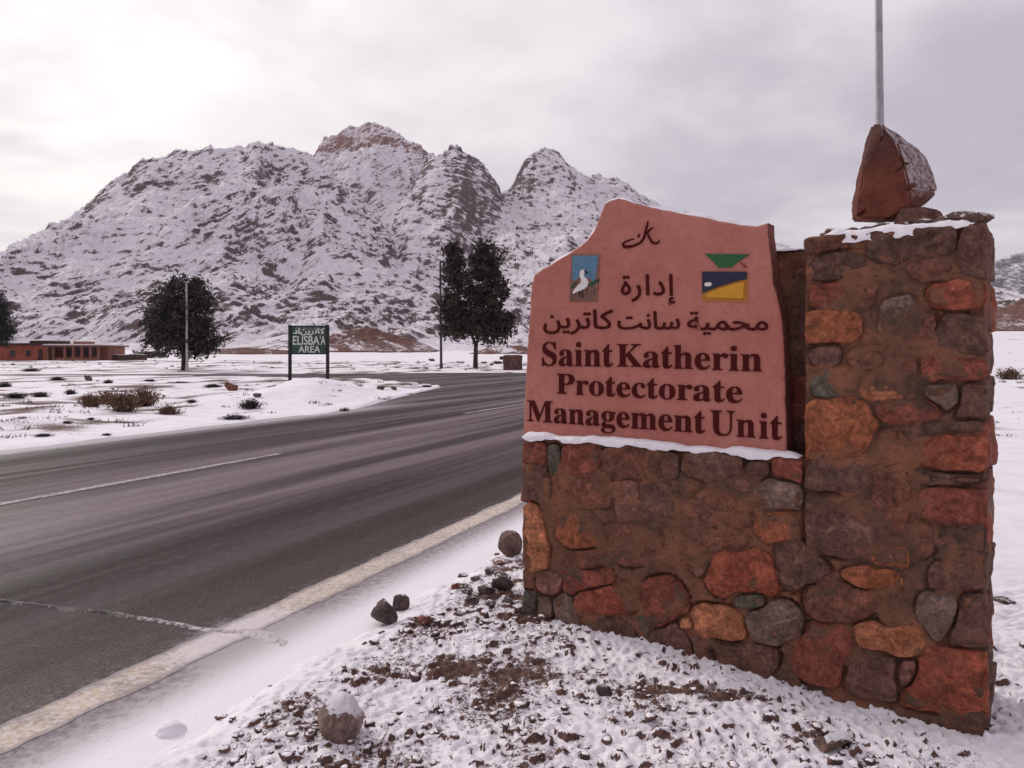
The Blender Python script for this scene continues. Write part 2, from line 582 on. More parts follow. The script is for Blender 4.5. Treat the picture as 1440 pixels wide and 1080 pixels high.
tag(road_strip('road', -12.4, -2.0, -25, 420, 12, 120, 0.0, M_ASPHALT), kind='structure')
bm = bmesh.new()
vs = [bm.verts.new((x, y, 0.004)) for x, y in SIDE]
f = bm.faces.new(vs)
bmesh.ops.triangulate(bm, faces=[f])
bmesh.ops.recalc_face_normals(bm, faces=bm.faces)
me = bpy.data.meshes.new('side_road')
bm.to_mesh(me)
bm.free()
if me.polygons[0].normal.z < 0:
    me.flip_normals()
tag(put('side_road', me, M_ASPHALT), kind='structure')
tag(road_strip('edge_line', -3.10, -2.87, -10, 60, 7, 1600, 0.002, M_EDGE, 0.03, 3), kind='structure')
tag(road_strip('centre_line', -7.70, -7.58, -12, 9.2, 5, 200, 0.005, M_DASH, 0.02, 5), kind='structure')
tag(road_strip('centre_line', -8.58, -8.44, 17.2, 26, 5, 120, 0.005, M_DASH, 0.02, 6), kind='structure')
# a low ridge of slush where a rut crosses the asphalt
pts = [gpt(*p) for p in ((-60, 838), (0, 845), (75, 854), (150, 862), (215, 872), (280, 884), (318, 889), (345, 888), (375, 893), (402, 905))]
v, fc = [], []
NSEG = 90
pp = np.array(pts)
tt = np.linspace(0, len(pts) - 1, NSEG)
px = np.interp(tt, range(len(pts)), pp[:, 0])
py = np.interp(tt, range(len(pts)), pp[:, 1])
for k in range(3):
    px[1:-1] = (px[:-2] + 2 * px[1:-1] + px[2:]) / 4
    py[1:-1] = (py[:-2] + 2 * py[1:-1] + py[2:]) / 4
wd = 0.009 + 0.030 * np.abs(fbm(tt * 2.1, tt * 0, 3, 8)) + 0.035 * sst(0.66, 0.85, np.linspace(0, 1, NSEG)) * sst(1.0, 0.9, np.linspace(0, 1, NSEG))
cs = [(-1.6, -0.003), (-0.8, 0.006), (-0.1, 0.013), (0.5, 0.008), (1.2, -0.003)]
for i in range(NSEG):
    for a, b in cs:
        j = 0.3 * pn(i * 0.9, a * 5, 12)
        v.append((px[i] + 0.05 * j * 0.3, py[i] + wd[i] * (a + j), b * (0.9 + 0.6 * pn(i * 0.4, 1.3, 9)) * min(1.0, (NSEG - 1 - i) / 14 + 0.15) + 0.001))
for i in range(NSEG - 1):
    for k in range(4):
        a = i * 5 + k
        fc.append((a, a + 5, a + 6, a + 1))
me = mesh('slush_ridge', v, fc)
if me.polygons[len(fc) // 2].normal.z < 0:
    me.flip_normals()
m, t = mat('grey slush')
pos = t.geo('Position')
t.out(t.mix(t.mr(t.m('ADD', t.noise(30, 5, 0.75, pos), t.mr(t.xyz(pos)[0], -2.6, -1.2, -0.10, 0.16)), 0.42, 0.66), (0.050, 0.036, 0.037), (0.52, 0.465, 0.48)), 0.7, t.bump(t.noise(80, 3, 0.6, pos), 0.5, 0.006), 0.3)
tag(put('slush_ridge', me, m, smooth=True), kind='structure')


# ------------------------------------------------------------------ mountains
def curve(px, yr, x):
    """ridge height over x for a skyline given in photo pixels at depth yr"""
    xs = np.array([(u - 720) / 1080 * yr for u, _ in px])
    hs = np.array([1.5 + (497 - v) / 1080 * yr for _, v in px])
    return np.interp(x, xs, hs)


L1 = [(-420, 460), (-250, 446), (-120, 422), (-60, 398), (0, 370), (30, 353), (60, 333), (100, 300), (125, 273), (160, 243), (190, 222), (215, 215), (240, 210), (265, 216), (300, 219), (330, 223), (350, 213), (375, 206), (400, 211), (425, 220), (455, 240), (500, 286), (560, 340), (620, 387), (700, 432), (760, 455), (900, 475), (1000, 489)]
L2 = [(240, 400), (330, 310), (400, 245), (441, 222), (452, 200), (468, 190), (478, 183), (490, 179), (503, 184), (515, 180), (527, 177), (545, 181), (565, 193), (590, 208), (600, 216), (640, 235), (700, 290), (760, 370), (830, 420), (960, 470)]
L2B = [(440, 470), (500, 400), (545, 330), (590, 250), (612, 222), (635, 212), (660, 218), (680, 235), (700, 262), (720, 300), (750, 370), (790, 430), (850, 465), (960, 485)]
L3 = [(560, 400), (640, 305), (680, 286), (703, 277), (735, 257), (770, 250), (815, 247), (840, 252), (860, 258), (880, 265), (900, 278), (960, 303), (1020, 328), (1100, 355), (1200, 385), (1300, 420), (1420, 455)]
LAY = [(L1, 800, 330, 1.0), (L2, 1090, 520, 1.15), (L2B, 960, 520, 1.05), (L3, 1010, 420, 1.1)]

mx = np.arange(-1000, 640, 1.65)
my = np.concatenate([np.arange(318, 830, 1.75), np.arange(830, 1180, 2.2), np.arange(1180, 1500, 12)])
MX, MY = np.meshgrid(mx, my)
wx = MX + 16 * fbm(MX / 90, MY / 90, 3, 101)
wy = MY + 26 * fbm(MX / 110, MY / 110, 3, 105)
Z = np.zeros(MX.shape)
RED = np.zeros(MX.shape)
for k, (px, yr, yb, pw) in enumerate(LAY):
    yrr = yr + 35 * pn(MX / 130, MX * 0 + k, 110 + k)
    tq = (wy - yb) / (yrr - yb)
    tc = np.clip(tq, 0, 1)
    # sharp silhouette at the ridge itself, spurs and gullies below it
    xx = MX + (wx - MX) * np.clip(1 - tc, 0, 1) * 1.6
    h = curve(px, yr, xx) * yrr / yr
    ex = 1.5 + (1.7 * sst(-300, -480, MX) if k == 0 else 0)
    prof = 0.18 * tc * (1.5 / ex) + (1 - 0.27 / ex) * tc ** ex
    back = np.clip(1 - (tq - 1) * 1.3, 0, 1)
    spur = (1 - np.abs(pn(MX / 75 + k * 3, MY / 260, 120 + k)) * 2.0)
    damp = 1 - 0.75 * sst(-280, -450, MX) if k == 0 else 1.0
    z = h * np.where(tq <= 1, prof, back) + damp * 38 * spur * tc * (1 - tc) * 1.6 + damp * 15 * (1 - np.abs(pn(MX / 34 + MY / 160 + k * 7, MY / 190, 170 + k)) * 2.4) * tc * (1 - 0.8 * tc)
    if k == 3:          # the rounded dome that crowns the right-hand ridge
        z = z + 41 * np.exp(-np.abs((MX + 6 * pn(MX / 20, MY / 20, 181) - 44) / 31) ** 3.2 - ((MY - yr + 8) / 52) ** 2)
    z = np.where(tq < -0.02, -5, z)
    up = z > Z
    if k == 1:
        RED = np.where(up & (z > 245), sst(255, 285, z), RED)
    elif k == 3:
        RED = np.where(up, 0.6 * np.exp(-(((MX - 115) / 35) ** 2)) * sst(190, 215, z), RED)
    else:
        RED = np.where(up, 0, RED)
    Z = np.maximum(Z, z)
lift = sst(0, 14, Z)
# tilted ledges: flat snowy steps with dark risers
strat = Z + 0.30 * MX * np.where(MX < -150, -1, 0.6) + 22 * fbm(MX / 85, MY / 85, 3, 131)
for stp, amp, sd in ((9.0, 0.55, 133), (4.4, 0.70, 135)):
    fq = strat / stp + 0.5 * pn(MX / 11, MY / 16, sd)
    fr = fq - np.floor(fq)
    Z = Z + lift * amp * stp * (sst(0.42, 0.60, fr) - fr) * (0.35 + 0.65 * sst(-0.15, 0.35, pn(MX / 45, MY / 45, sd + 1)))
Z = Z + lift * (4.5 * (np.abs(pn(MX / 34, MY / 46, 141)) - 0.25) + 2.6 * (np.abs(pn(MX / 13, MY / 17, 143)) - 0.25) + 2.4 * (np.abs(pn(MX / 6.5, MY / 8, 145)) - 0.2) + 1.2 * pn(MX / 3.6, MY / 4.2, 147))
Z = Z + (1 - lift) * (1.2 * np.maximum(0, pn(MX / 9, MY / 14, 149)))
bare = 0.11 * fbm(MX / 48, MY / 60, 4, 151) + 0.09 * np.exp(-(((MX + 42) / 52) ** 2)) * sst(120, 190, Z) * sst(1000, 960, MY) + 0.10 * sst(0.80, 0.95, 1 - np.abs(pn(MX / 26 + MY / 300, MY / 130, 155))) + 0.13 * RED + 0.17 * sst(70, 15, Z)
# thinner snow low on the slopes above the plain, and on the steep hump
bare = bare + 0.07 * sst(110, 30, Z) * sst(-420, -150, MX) + 0.05 * np.exp(-((MX + 50) / 45) ** 2) * sst(60, 120, Z)
Z = Z + 2.0
me = grid_mesh('mountain', MX, MY, Z)
for nm, ar in (('bare', bare), ('red', RED)):
    at = me.attributes.new(nm, 'FLOAT', 'POINT')
    at.data.foreach_set('value', ar.ravel().astype(np.float32))
tag(put('mountain', me, M_MOUNT), kind='structure')


def hill(name, x0, x1, y0, y1, sx, sy, hfun, m, rough, red=0.0, bare=0.0):
    X, Y = np.meshgrid(np.arange(x0, x1, sx), np.arange(y0, y1, sy))
    Z = hfun(X, Y)
    li = sst(0, rough * 4, Z)
    Z = Z + li * rough * (ridged(X / (rough * 9), Y / (rough * 9), 201) + 0.6 * ridged(X / (rough * 3.5), Y / (rough * 3.5), 203) + 0.5 * pn(X / rough, Y / rough, 205))
    Z = np.where(Z < 0.05, -3, Z) + gz(X, Y, False)
    me = grid_mesh(name, X, Y, Z)
    for nm, val in (('bare', bare), ('red', red)):
        at = me.attributes.new(nm, 'FLOAT', 'POINT')
        at.data.foreach_set('value', np.full(X.size, val, np.float32))
    return tag(put(name, me, m), kind='structure')


def ridge_fun(px, yr, half):
    def f(X, Y):
        t = np.clip(1 - np.abs(Y - yr - 0.15 * half * pn(X / half, Y / half, 211)) / half, 0, 1)
        base = gz(X, Y, False)
        return np.maximum(0, curve(px, yr, X) - base) * t ** 0.8
    return f


# far range on the right, the red foothill before it and the rubble banks under the mountain
hill('far_hills', 500, 3600, 1900, 3200, 9, 14, ridge_fun([(1000, 400), (1180, 390), (1260, 378), (1330, 384), (1392, 372), (1415, 366), (1440, 358), (1500, 345), (1600, 352), (1800, 330), (2100, 380), (2400, 440)], 2500, 560), M_FARMT, 9)
hill('red_foothill', 120, 420, 290, 420, 0.9, 1.2, ridge_fun([(1130, 467), (1230, 455), (1330, 447), (1392, 444), (1415, 436), (1440, 424), (1480, 414), (1560, 418), (1700, 430), (1850, 452), (2000, 470)], 350, 45), M_RUBBLE, 1.6, 0.6, 0.16)
hill('rubble_bank', -95, -28, 262, 318, 0.5, 0.8, ridge_fun([(395, 499), (425, 491), (452, 482), (478, 471), (500, 467), (520, 469), (545, 474), (570, 479), (600, 485), (622, 497)], 290, 24), M_RUBBLE, 1.9, 0.5, 0.08)
hill('rubble_bank', -150, -60, 215, 250, 0.45, 0.7, ridge_fun([(150, 505), (195, 501), (250, 496), (300, 493), (345, 490), (400, 493), (450, 490), (500, 491), (560, 489), (600, 494), (640, 501)], 232, 10), M_RUBBLE, 1.0, 0.3, 0.22)
hill('rubble_bank', -20, 60, 235, 280, 0.5, 0.8, ridge_fun([(650, 500), (690, 489), (740, 484), (800, 479), (860, 481), (920, 499)], 255, 16), M_RUBBLE, 1.5, 0.3, 0.15)


# ------------------------------------------------------------------ stone wall that carries the sign
def stone_material(name, a, b, c=None, snowy=0.0):
    m, t = mat(name)
    pos = t.obj()
    rnd = t.n('ShaderNodeObjectInfo', out=5)
    sh = t.n('ShaderNodeVectorMath', {0: pos, 1: t.n('ShaderNodeCombineXYZ', {0: t.m('MULTIPLY', rnd, 37.0), 1: t.m('MULTIPLY', rnd, 91.0), 2: rnd})}, operation='ADD')
    n1 = t.noise(7, 5, 0.68, sh)
    n2 = t.noise(28, 5, 0.72, sh)
    n3 = t.noise(150, 5, 0.8, sh)
    n5 = t.noise(15, 6, 0.78, sh, 0.6)
    col = t.mix(t.mr(t.m('ADD', t.m('MULTIPLY', n1, 0.65), t.m('MULTIPLY', n2, 0.35)), 0.36, 0.64), a, b)
    col = t.mix(t.m('MULTIPLY', t.mr(n2, 0.50, 0.70), 0.55), col, c or tuple(x * 0.45 for x in a))
    col = t.mix(t.m('MULTIPLY', t.mr(n3, 0.56, 0.72), 0.35), col, (0.36, 0.25, 0.20))
    col = t.mix(1.0, col, t.ramp(n5, [(0.30, 0.42), (0.50, 1.15), (0.68, 2.1)]), 'MULTIPLY')
    n6 = t.noise(55, 6, 0.8, sh, 0.4)
    col = t.mix(1.0, col, t.ramp(n6, [(0.30, 0.62), (0.50, 1.18), (0.68, 1.75)]), 'MULTIPLY')
    # smears of mortar left on the face
    n4 = t.noise(4.2, 5, 0.72, pos, 0.4)
    col = t.mix(t.m('MULTIPLY', t.mr(n4, 0.50, 0.76), 0.5), col, t.mix(n5, (0.11, 0.065, 0.048), (0.26, 0.13, 0.085)))
    if snowy:
        nz = t.dot(t.geo('Normal'), (0.25, -0.15, 0.95))
        sf = t.mr(t.m('ADD', nz, t.m('MULTIPLY', t.m('SUBTRACT', t.noise(38, 4, 0.7, pos), 0.5), 0.9)), snowy, snowy + 0.14)
        col = t.mix(sf, col, SNOW)
    h = t.m('ADD', t.m('MULTIPLY', n2, 0.6), t.m('MULTIPLY', n3, 0.3))
    t.out(col, 0.82, t.bump(t.m('ADD', h, t.m('MULTIPLY', n5, 0.8)), 1.0, 0.022), 0.2)
    return m


ST = {
    'red': stone_material('red sandstone', (0.20, 0.050, 0.030), (0.255, 0.076, 0.042)),
    'brick': stone_material('dull red sandstone', (0.165, 0.045, 0.032), (0.215, 0.068, 0.046)),
    'orange': stone_material('orange sandstone', (0.28, 0.094, 0.044), (0.225, 0.072, 0.036), (0.15, 0.06, 0.034)),
    'tan': stone_material('tan orange sandstone', (0.36, 0.145, 0.070), (0.27, 0.095, 0.048)),
    'brown': stone_material('brown stone', (0.165, 0.062, 0.040), (0.120, 0.052, 0.037)),
    'pink': stone_material('pinkish stone', (0.215, 0.095, 0.078), (0.165, 0.075, 0.06)),
    'purple': stone_material('purple brown stone', (0.105, 0.050, 0.039), (0.150, 0.076, 0.058)),
    'grey': stone_material('grey stone', (0.185, 0.118, 0.096), (0.125, 0.080, 0.064)),
    'green': stone_material('grey green stone', (0.075, 0.066, 0.050), (0.115, 0.094, 0.070)),
    'dark': stone_material('dark stone', (0.085, 0.045, 0.034), (0.125, 0.063, 0.046)),
}
m, t = mat('brown mortar')
pos = t.obj()
n1, n2, n3 = t.noise(5, 5, 0.7, pos), t.noise(32, 5, 0.72, pos), t.noise(120, 3, 0.6, pos)
col = t.mix(t.mr(n1, 0.38, 0.62), (0.130, 0.076, 0.056), (0.245, 0.110, 0.066))
col = t.mix(t.m('MULTIPLY', t.mr(t.noise(3.4, 5, 0.65, pos, 0.5), 0.42, 0.66), 0.75), col, (0.37, 0.150, 0.085))
col = t.mix(t.m('MULTIPLY', t.mr(t.noise(5.5, 5, 0.7, t.scale(pos, (1.0, 1.0, 1.6)), 0.8), 0.52, 0.70), 0.7), col, (0.085, 0.054, 0.044))
col = t.mix(t.m('MULTIPLY', t.mr(n2, 0.52, 0.72), 0.75), col, (0.045, 0.032, 0.026))
col = t.mix(t.m('MULTIPLY', t.mr(n3, 0.56, 0.74), 0.38), col, (0.34, 0.21, 0.16))
t.out(col, 0.9, t.bump(t.m('ADD', n2, t.m('MULTIPLY', n3, 0.5)), 1.0, 0.025), 0.2)
M_MORTAR = m

wall = empty('stone_wall', P0, RZ)
tag(wall, 'rubble stone wall of red and brown stones with a square pillar at its right end', 'wall')
TOP, LEDGE, SP, SE, TH = 2.015, 1.045, 1.493, 2.172, 0.42


def smooth_poly(p, n=None, it=1):
    p = np.array(p, float)
    for _ in range(it):
        a = np.roll(p, -1, 0)
        out = np.empty((len(p) * 2, 2))
        k = 0.09
        out[0::2] = p * (1 - k) + a * k
        out[1::2] = p * k + a * (1 - k)
        p = out
    return p


def stone_mesh(name, poly, out, seed, frame, depth=0.05, rough=1.0, grow=None):
    """one stone: outline in wall coordinates, pillowed face standing `out` metres proud; frame maps (a, b, outward) -> xyz"""
    p = smooth_poly(poly) if grow is None else np.array(poly, float)
    area = 0.5 * np.sum(p[:, 0] * np.roll(p[:, 1], -1) - np.roll(p[:, 0], -1) * p[:, 1])
    if area < 0:
        p = p[::-1]
        area = -area
    # resample evenly
    seg = np.linalg.norm(np.roll(p, -1, 0) - p, axis=1)
    L = seg.sum()
    n = int(np.clip(L / 0.024, 14, 44))
    cum = np.concatenate([[0], np.cumsum(seg)])
    tt = np.linspace(0, L, n, endpoint=False)
    pc = np.vstack([p, p[:1]])
    p = np.stack([np.interp(tt, cum, pc[:, 0]), np.interp(tt, cum, pc[:, 1])], 1)
    rs = np.random.RandomState(seed)
    c = p.mean(0)
    tan = np.roll(p, -1, 0) - np.roll(p, 1, 0)
    nor = np.stack([tan[:, 1], -tan[:, 0]], 1)
    nor /= np.linalg.norm(nor, axis=1)[:, None] + 1e-9
    p = p + nor * (rs.rand(n, 1) - 0.5) * 0.007
    size = math.sqrt(area)
    tilt = (rs.rand(2) - 0.5) * 0.12
    chip = []
    for _ in range(3):
        an = rs.rand() * 2 * PI
        chip.append((math.cos(an), math.sin(an), size * (0.10 + 0.28 * rs.rand()), 0.10 + 0.22 * rs.rand()))
    v, f = [], []
    for inset, dd, toc in ((0.0, -depth, 0), (0.0, out * 0.30, 0), (0.003, out * 0.78, 0), (0.010, out, 0), (0.0, out * 1.06, 0.34), (0.0, out * 1.08, 0.68)):
        if toc:
            r = (p - nor * 0.010) * (1 - toc) + c * toc
        else:
            r = p - nor * inset
        for i, (x, y) in enumerate(r):
            o = dd
            if dd > 0:
                for c0_, c1_, off, k_ in chip:
                    o -= min(0.6 * out, max(0.0, (x - c[0]) * c0_ + (y - c[1]) * c1_ - off) * k_) * (1 if toc or inset > 0.005 else 0.5)
                o += ((x - c[0]) * tilt[0] + (y - c[1]) * tilt[1]) + 0.011 * rough * float(fbm(np.array([x * 9 + seed]), np.array([y * 9]), 3, 7)[0]) * (1 if toc else 0.7)
            v.append(frame(x, y, o))
    v.append(frame(c[0], c[1], out * 1.12 + 0.008 * (rs.rand() - 0.5)))
    for k in range(5):
        for i in range(n):
            a, b = k * n + i, k * n + (i + 1) % n
            f.append((a, b, b + n, a + n))
    for i in range(n):
        f.append((5 * n + i, 5 * n + (i + 1) % n, 6 * n))
    me = mesh(name, v, f)
    bm = bmesh.new()
    bm.from_mesh(me)
    bmesh.ops.recalc_face_normals(bm, faces=bm.faces)
    bm.to_mesh(me)
    bm.free()
    me.polygons.foreach_set('use_smooth', [True] * len(me.polygons))
    return me


STONES = [
    # kind, proud (mm), outline in photo pixels on the wall face
    ('brick', 14, (733, 626, 766, 626, 769, 647, 752, 651, 734, 651)),
    ('green', 8, (771, 627, 786, 627, 787, 668, 773, 666)),
    ('brick', 20, (793, 633, 812, 629, 836, 631, 846, 641, 838, 655, 815, 666, 790, 668, 789, 650)),
    ('brown', 10, (853, 637, 893, 633, 926, 638, 924, 668, 880, 671, 851, 668)),
    ('dark', 9, (930, 636, 953, 638, 954, 672, 929, 671)),
    ('purple', 10, (733, 656, 767, 656, 771, 690, 766, 701, 733, 702)),
    ('tan', 16, (733, 712, 750, 706, 760, 730, 767, 770, 768, 800, 752, 802, 733, 786)),
    ('brown', 7, (784, 674, 832, 671, 864, 690, 860, 712, 820, 715, 784, 705)),
    ('orange', 7, (786, 722, 835, 726, 848, 745, 838, 766, 800, 770, 783, 752)),
    ('pink', 8, (868, 680, 896, 676, 896, 720, 880, 737, 866, 716)),
    ('purple', 8, (901, 685, 930, 679, 954, 690, 956, 724, 930, 735, 905, 720)),
    ('brown', 7, (852, 738, 898, 741, 932, 760, 924, 790, 880, 796, 852, 778)),
    ('brown', 7, (802, 777, 843, 774, 853, 792, 830, 800, 795, 796)),
    ('pink', 9, (755, 806, 786, 803, 791, 818, 783, 836, 757, 830)),
    ('brick', 14, (800, 804, 856, 803, 861, 815, 845, 821, 801, 831, 793, 816)),
    ('red', 20, (813, 836, 826, 831, 860, 827, 894, 832, 900, 858, 888, 863, 850, 863, 812, 857)),
    ('grey', 15, (786, 838, 796, 835, 806, 852, 819, 887, 800, 878, 781, 866, 778, 850)),
    ('green', 10, (736, 838, 753, 838, 752, 870, 736, 872)),
    ('grey', 8, (757, 838, 775, 846, 777, 868, 757, 871)),
    ('dark', 13, (821, 869, 890, 869, 894, 900, 868, 904, 822, 893)),
    ('green', 9, (897, 866, 910, 866, 911, 905, 899, 908)),
    ('brick', 11, (912, 824, 944, 819, 961, 842, 956, 864, 930, 882, 915, 876, 909, 848)),
    ('purple', 12, (926, 888, 946, 876, 964, 890, 972, 920, 948, 928, 914, 914)),
    ('purple', 14, (959, 641, 990, 639, 1038, 642, 1044, 665, 1030, 671, 990, 671, 957, 660)),
    ('brick', 12, (1087, 646, 1120, 642, 1128, 650, 1128, 677, 1105, 673, 1086, 668)),
    ('dark', 8, (1052, 650, 1080, 650, 1080, 668, 1062, 682, 1050, 672)),
    ('grey', 14, (1077, 674, 1118, 682, 1121, 712, 1085, 716, 1065, 705, 1067, 690)),
    ('pink', 10, (1029, 675, 1046, 674, 1061, 690, 1055, 701, 1036, 692)),
    ('brown', 9, (990, 686, 1024, 690, 1052, 706, 1060, 735, 1030, 744, 990, 743, 966, 729, 966, 705)),
    ('orange', 8, (1066, 722, 1118, 720, 1127, 740, 1119, 755, 1075, 762, 1062, 745)),
    ('brown', 7, (962, 736, 1000, 749, 1054, 751, 1049, 768, 1000, 766, 966, 764)),
    ('pink', 8, (965, 771, 996, 770, 995, 790, 985, 812, 971, 800)),
    ('red', 24, (1010, 786, 1030, 780, 1080, 783, 1090, 800, 1088, 829, 1050, 833, 1015, 832, 1001, 815, 1002, 796)),
    ('dark', 10, (1097, 770, 1130, 768, 1163, 790, 1172, 803, 1150, 819, 1110, 824, 1096, 805)),
    ('green', 9, (1031, 838, 1070, 837, 1078, 851, 1052, 856, 1031, 850)),
    ('grey', 16, (1058, 862, 1088, 851, 1112, 852, 1128, 870, 1110, 889, 1085, 904, 1064, 902, 1053, 880)),
    ('tan', 18, (976, 860, 986, 857, 1020, 860, 1039, 866, 1049, 889, 1047, 900, 1020, 897, 986, 888, 976, 876)),
    ('tan', 8, (956, 874, 970, 870, 972, 884, 959, 883)),
    ('purple', 11, (1002, 902, 1045, 906, 1088, 910, 1082, 935, 1060, 952, 1022, 936)),
    ('dark', 8, (972, 893, 985, 896, 998, 922, 1006, 936, 985, 930)),
    ('brick', 20, (1122, 898, 1150, 882, 1188, 878, 1195, 890, 1176, 944, 1165, 966, 1138, 962, 1114, 942, 1108, 916)),
    ('brown', 16, (1125, 836, 1150, 824, 1200, 829, 1235, 836, 1219, 859, 1186, 871, 1160, 868, 1132, 850)),
    ('orange', 14, (1185, 806, 1215, 801, 1261, 801, 1264, 827, 1230, 829, 1206, 827)),
    ('orange', 8, (1230, 770, 1279, 769, 1279, 796, 1240, 797, 1225, 787)),
    ('tan', 20, (1198, 885, 1230, 879, 1237, 891, 1265, 893, 1292, 883, 1296, 919, 1280, 925, 1250, 917, 1221, 907)),
    ('grey', 15, (1301, 836, 1344, 833, 1346, 862, 1331, 894, 1324, 901, 1305, 880, 1298, 860)),
    ('purple', 12, (1350, 836, 1383, 835, 1383, 911, 1360, 910, 1332, 903, 1347, 868)),
    ('red', 18, (1300, 919, 1383, 917, 1383, 1000, 1340, 1004, 1287, 997, 1273, 989, 1286, 958)),
    ('pink', 12, (1268, 931, 1290, 929, 1285, 950, 1275, 969, 1266, 965)),
    ('purple', 15, (1201, 930, 1216, 923, 1250, 922, 1257, 930, 1257, 984, 1230, 984, 1196, 977, 1201, 947)),
    ('dark', 14, (1137, 652, 1190, 652, 1214, 661, 1223, 684, 1190, 691, 1138, 689)),
    ('purple', 15, (1135, 696, 1180, 695, 1214, 706, 1219, 758, 1200, 774, 1160, 765, 1137, 737)),
    ('brown', 12, (1236, 661, 1274, 652, 1277, 720, 1268, 749, 1246, 744, 1233, 700)),
    ('brick', 18, (1297, 691, 1320, 685, 1384, 690, 1384, 737, 1355, 739, 1316, 724, 1295, 706)),
    ('dark', 9, (1283, 657, 1322, 668, 1382, 669, 1382, 682, 1318, 681, 1290, 684)),
    ('red', 20, (1279, 622, 1320, 612, 1382, 613, 1382, 661, 1330, 659, 1280, 650)),
    ('dark', 10, (1322, 746, 1384, 745, 1384, 789, 1330, 780)),
    ('purple', 9, (1311, 791, 1384, 797, 1384, 828, 1346, 829, 1306, 828)),
    ('brown', 8, (1284, 732, 1312, 739, 1310, 778, 1286, 788, 1274, 760)),
    ('orange', 22, (1140, 577, 1175, 563, 1210, 571, 1232, 598, 1225, 614, 1200, 634, 1170, 645, 1138, 640, 1135, 602)),
    ('orange', 16, (1134, 441, 1160, 436, 1203, 439, 1202, 474, 1165, 480, 1134, 475)),
    ('purple', 9, (1140, 491, 1185, 489, 1184, 511, 1150, 515, 1139, 505)),
    ('brown', 9, (1191, 491, 1239, 486, 1244, 509, 1215, 524, 1190, 511)),
    ('green', 11, (1148, 536, 1165, 529, 1186, 540, 1176, 554, 1150, 551)),
    ('tan', 12, (1217, 541, 1234, 528, 1250, 545, 1284, 551, 1280, 562, 1250, 563, 1219, 558)),
    ('brick', 11, (1242, 567, 1319, 571, 1311, 585, 1260, 590, 1237, 580)),
    ('red', 12, (1306, 401, 1340, 396, 1384, 399, 1384, 427, 1340, 429, 1311, 429)),
    ('brown', 9, (1277, 366, 1320, 363, 1344, 375, 1335, 393, 1300, 398, 1277, 385)),
    ('purple', 14, (1349, 331, 1384, 325, 1385, 386, 1350, 386)),
    ('dark', 9, (1140, 366, 1185, 353, 1214, 361, 1214, 389, 1170, 394, 1136, 394)),
    ('brown', 15, (1131, 334, 1208, 328, 1214, 345, 1160, 351, 1131, 354)),
    ('dark', 12, (1221, 334, 1275, 330, 1341, 327, 1336, 354, 1272, 361, 1222, 355)),
    ('brown', 8, (1202, 396, 1233, 397, 1227, 429, 1207, 437)),
    ('grey', 8, (1241, 425, 1284, 416, 1289, 450, 1260, 469, 1236, 464)),
    ('brown', 8, (1293, 445, 1312, 437, 1315, 468, 1300, 479, 1287, 469)),
    ('dark', 11, (1322, 450, 1384, 455, 1384, 499, 1340, 494, 1306, 489)),
    ('brick', 10, (1293, 509, 1340, 504, 1384, 507, 1384, 534, 1330, 530, 1301, 530)),
    ('grey', 10, (1312, 545, 1344, 541, 1351, 564, 1330, 574, 1309, 562)),
    ('purple', 10, (1356, 543, 1384, 543, 1384, 582, 1347, 585)),
    ('brick', 8, (1141, 401, 1189, 400, 1194, 429, 1141, 431)),
    ('dark', 8, (1262, 602, 1300, 598, 1382, 594, 1382, 607, 1320, 607, 1278, 615)),
    ('brown', 8, (1247, 502, 1288, 502, 1290, 528, 1256, 538)),
    ('brown', 7, (1241, 602, 1258, 602, 1268, 640, 1246, 649, 1229, 638)),
]
front = lambda a, b, o: (a, -o, b)
outl = []
for i, (kd, mm, px) in enumerate(STONES):
    poly = smooth_poly([wpt(px[j], px[j + 1]) for j in range(0, len(px), 2)], it=0)
    if 0.5 * np.sum(poly[:, 0] * np.roll(poly[:, 1], -1) - np.roll(poly[:, 0], -1) * poly[:, 1]) < 0:
        poly = poly[::-1]
    pc = np.vstack([poly, poly[:1]])
    seg = np.linalg.norm(np.diff(pc, axis=0), axis=1)
    cum = np.concatenate([[0], np.cumsum(seg)])
    tq = np.linspace(0, cum[-1], max(14, int(cum[-1] / 0.020)), endpoint=False)
    outl.append(np.stack([np.interp(tq, cum, pc[:, 0]), np.interp(tq, cum, pc[:, 1])], 1))
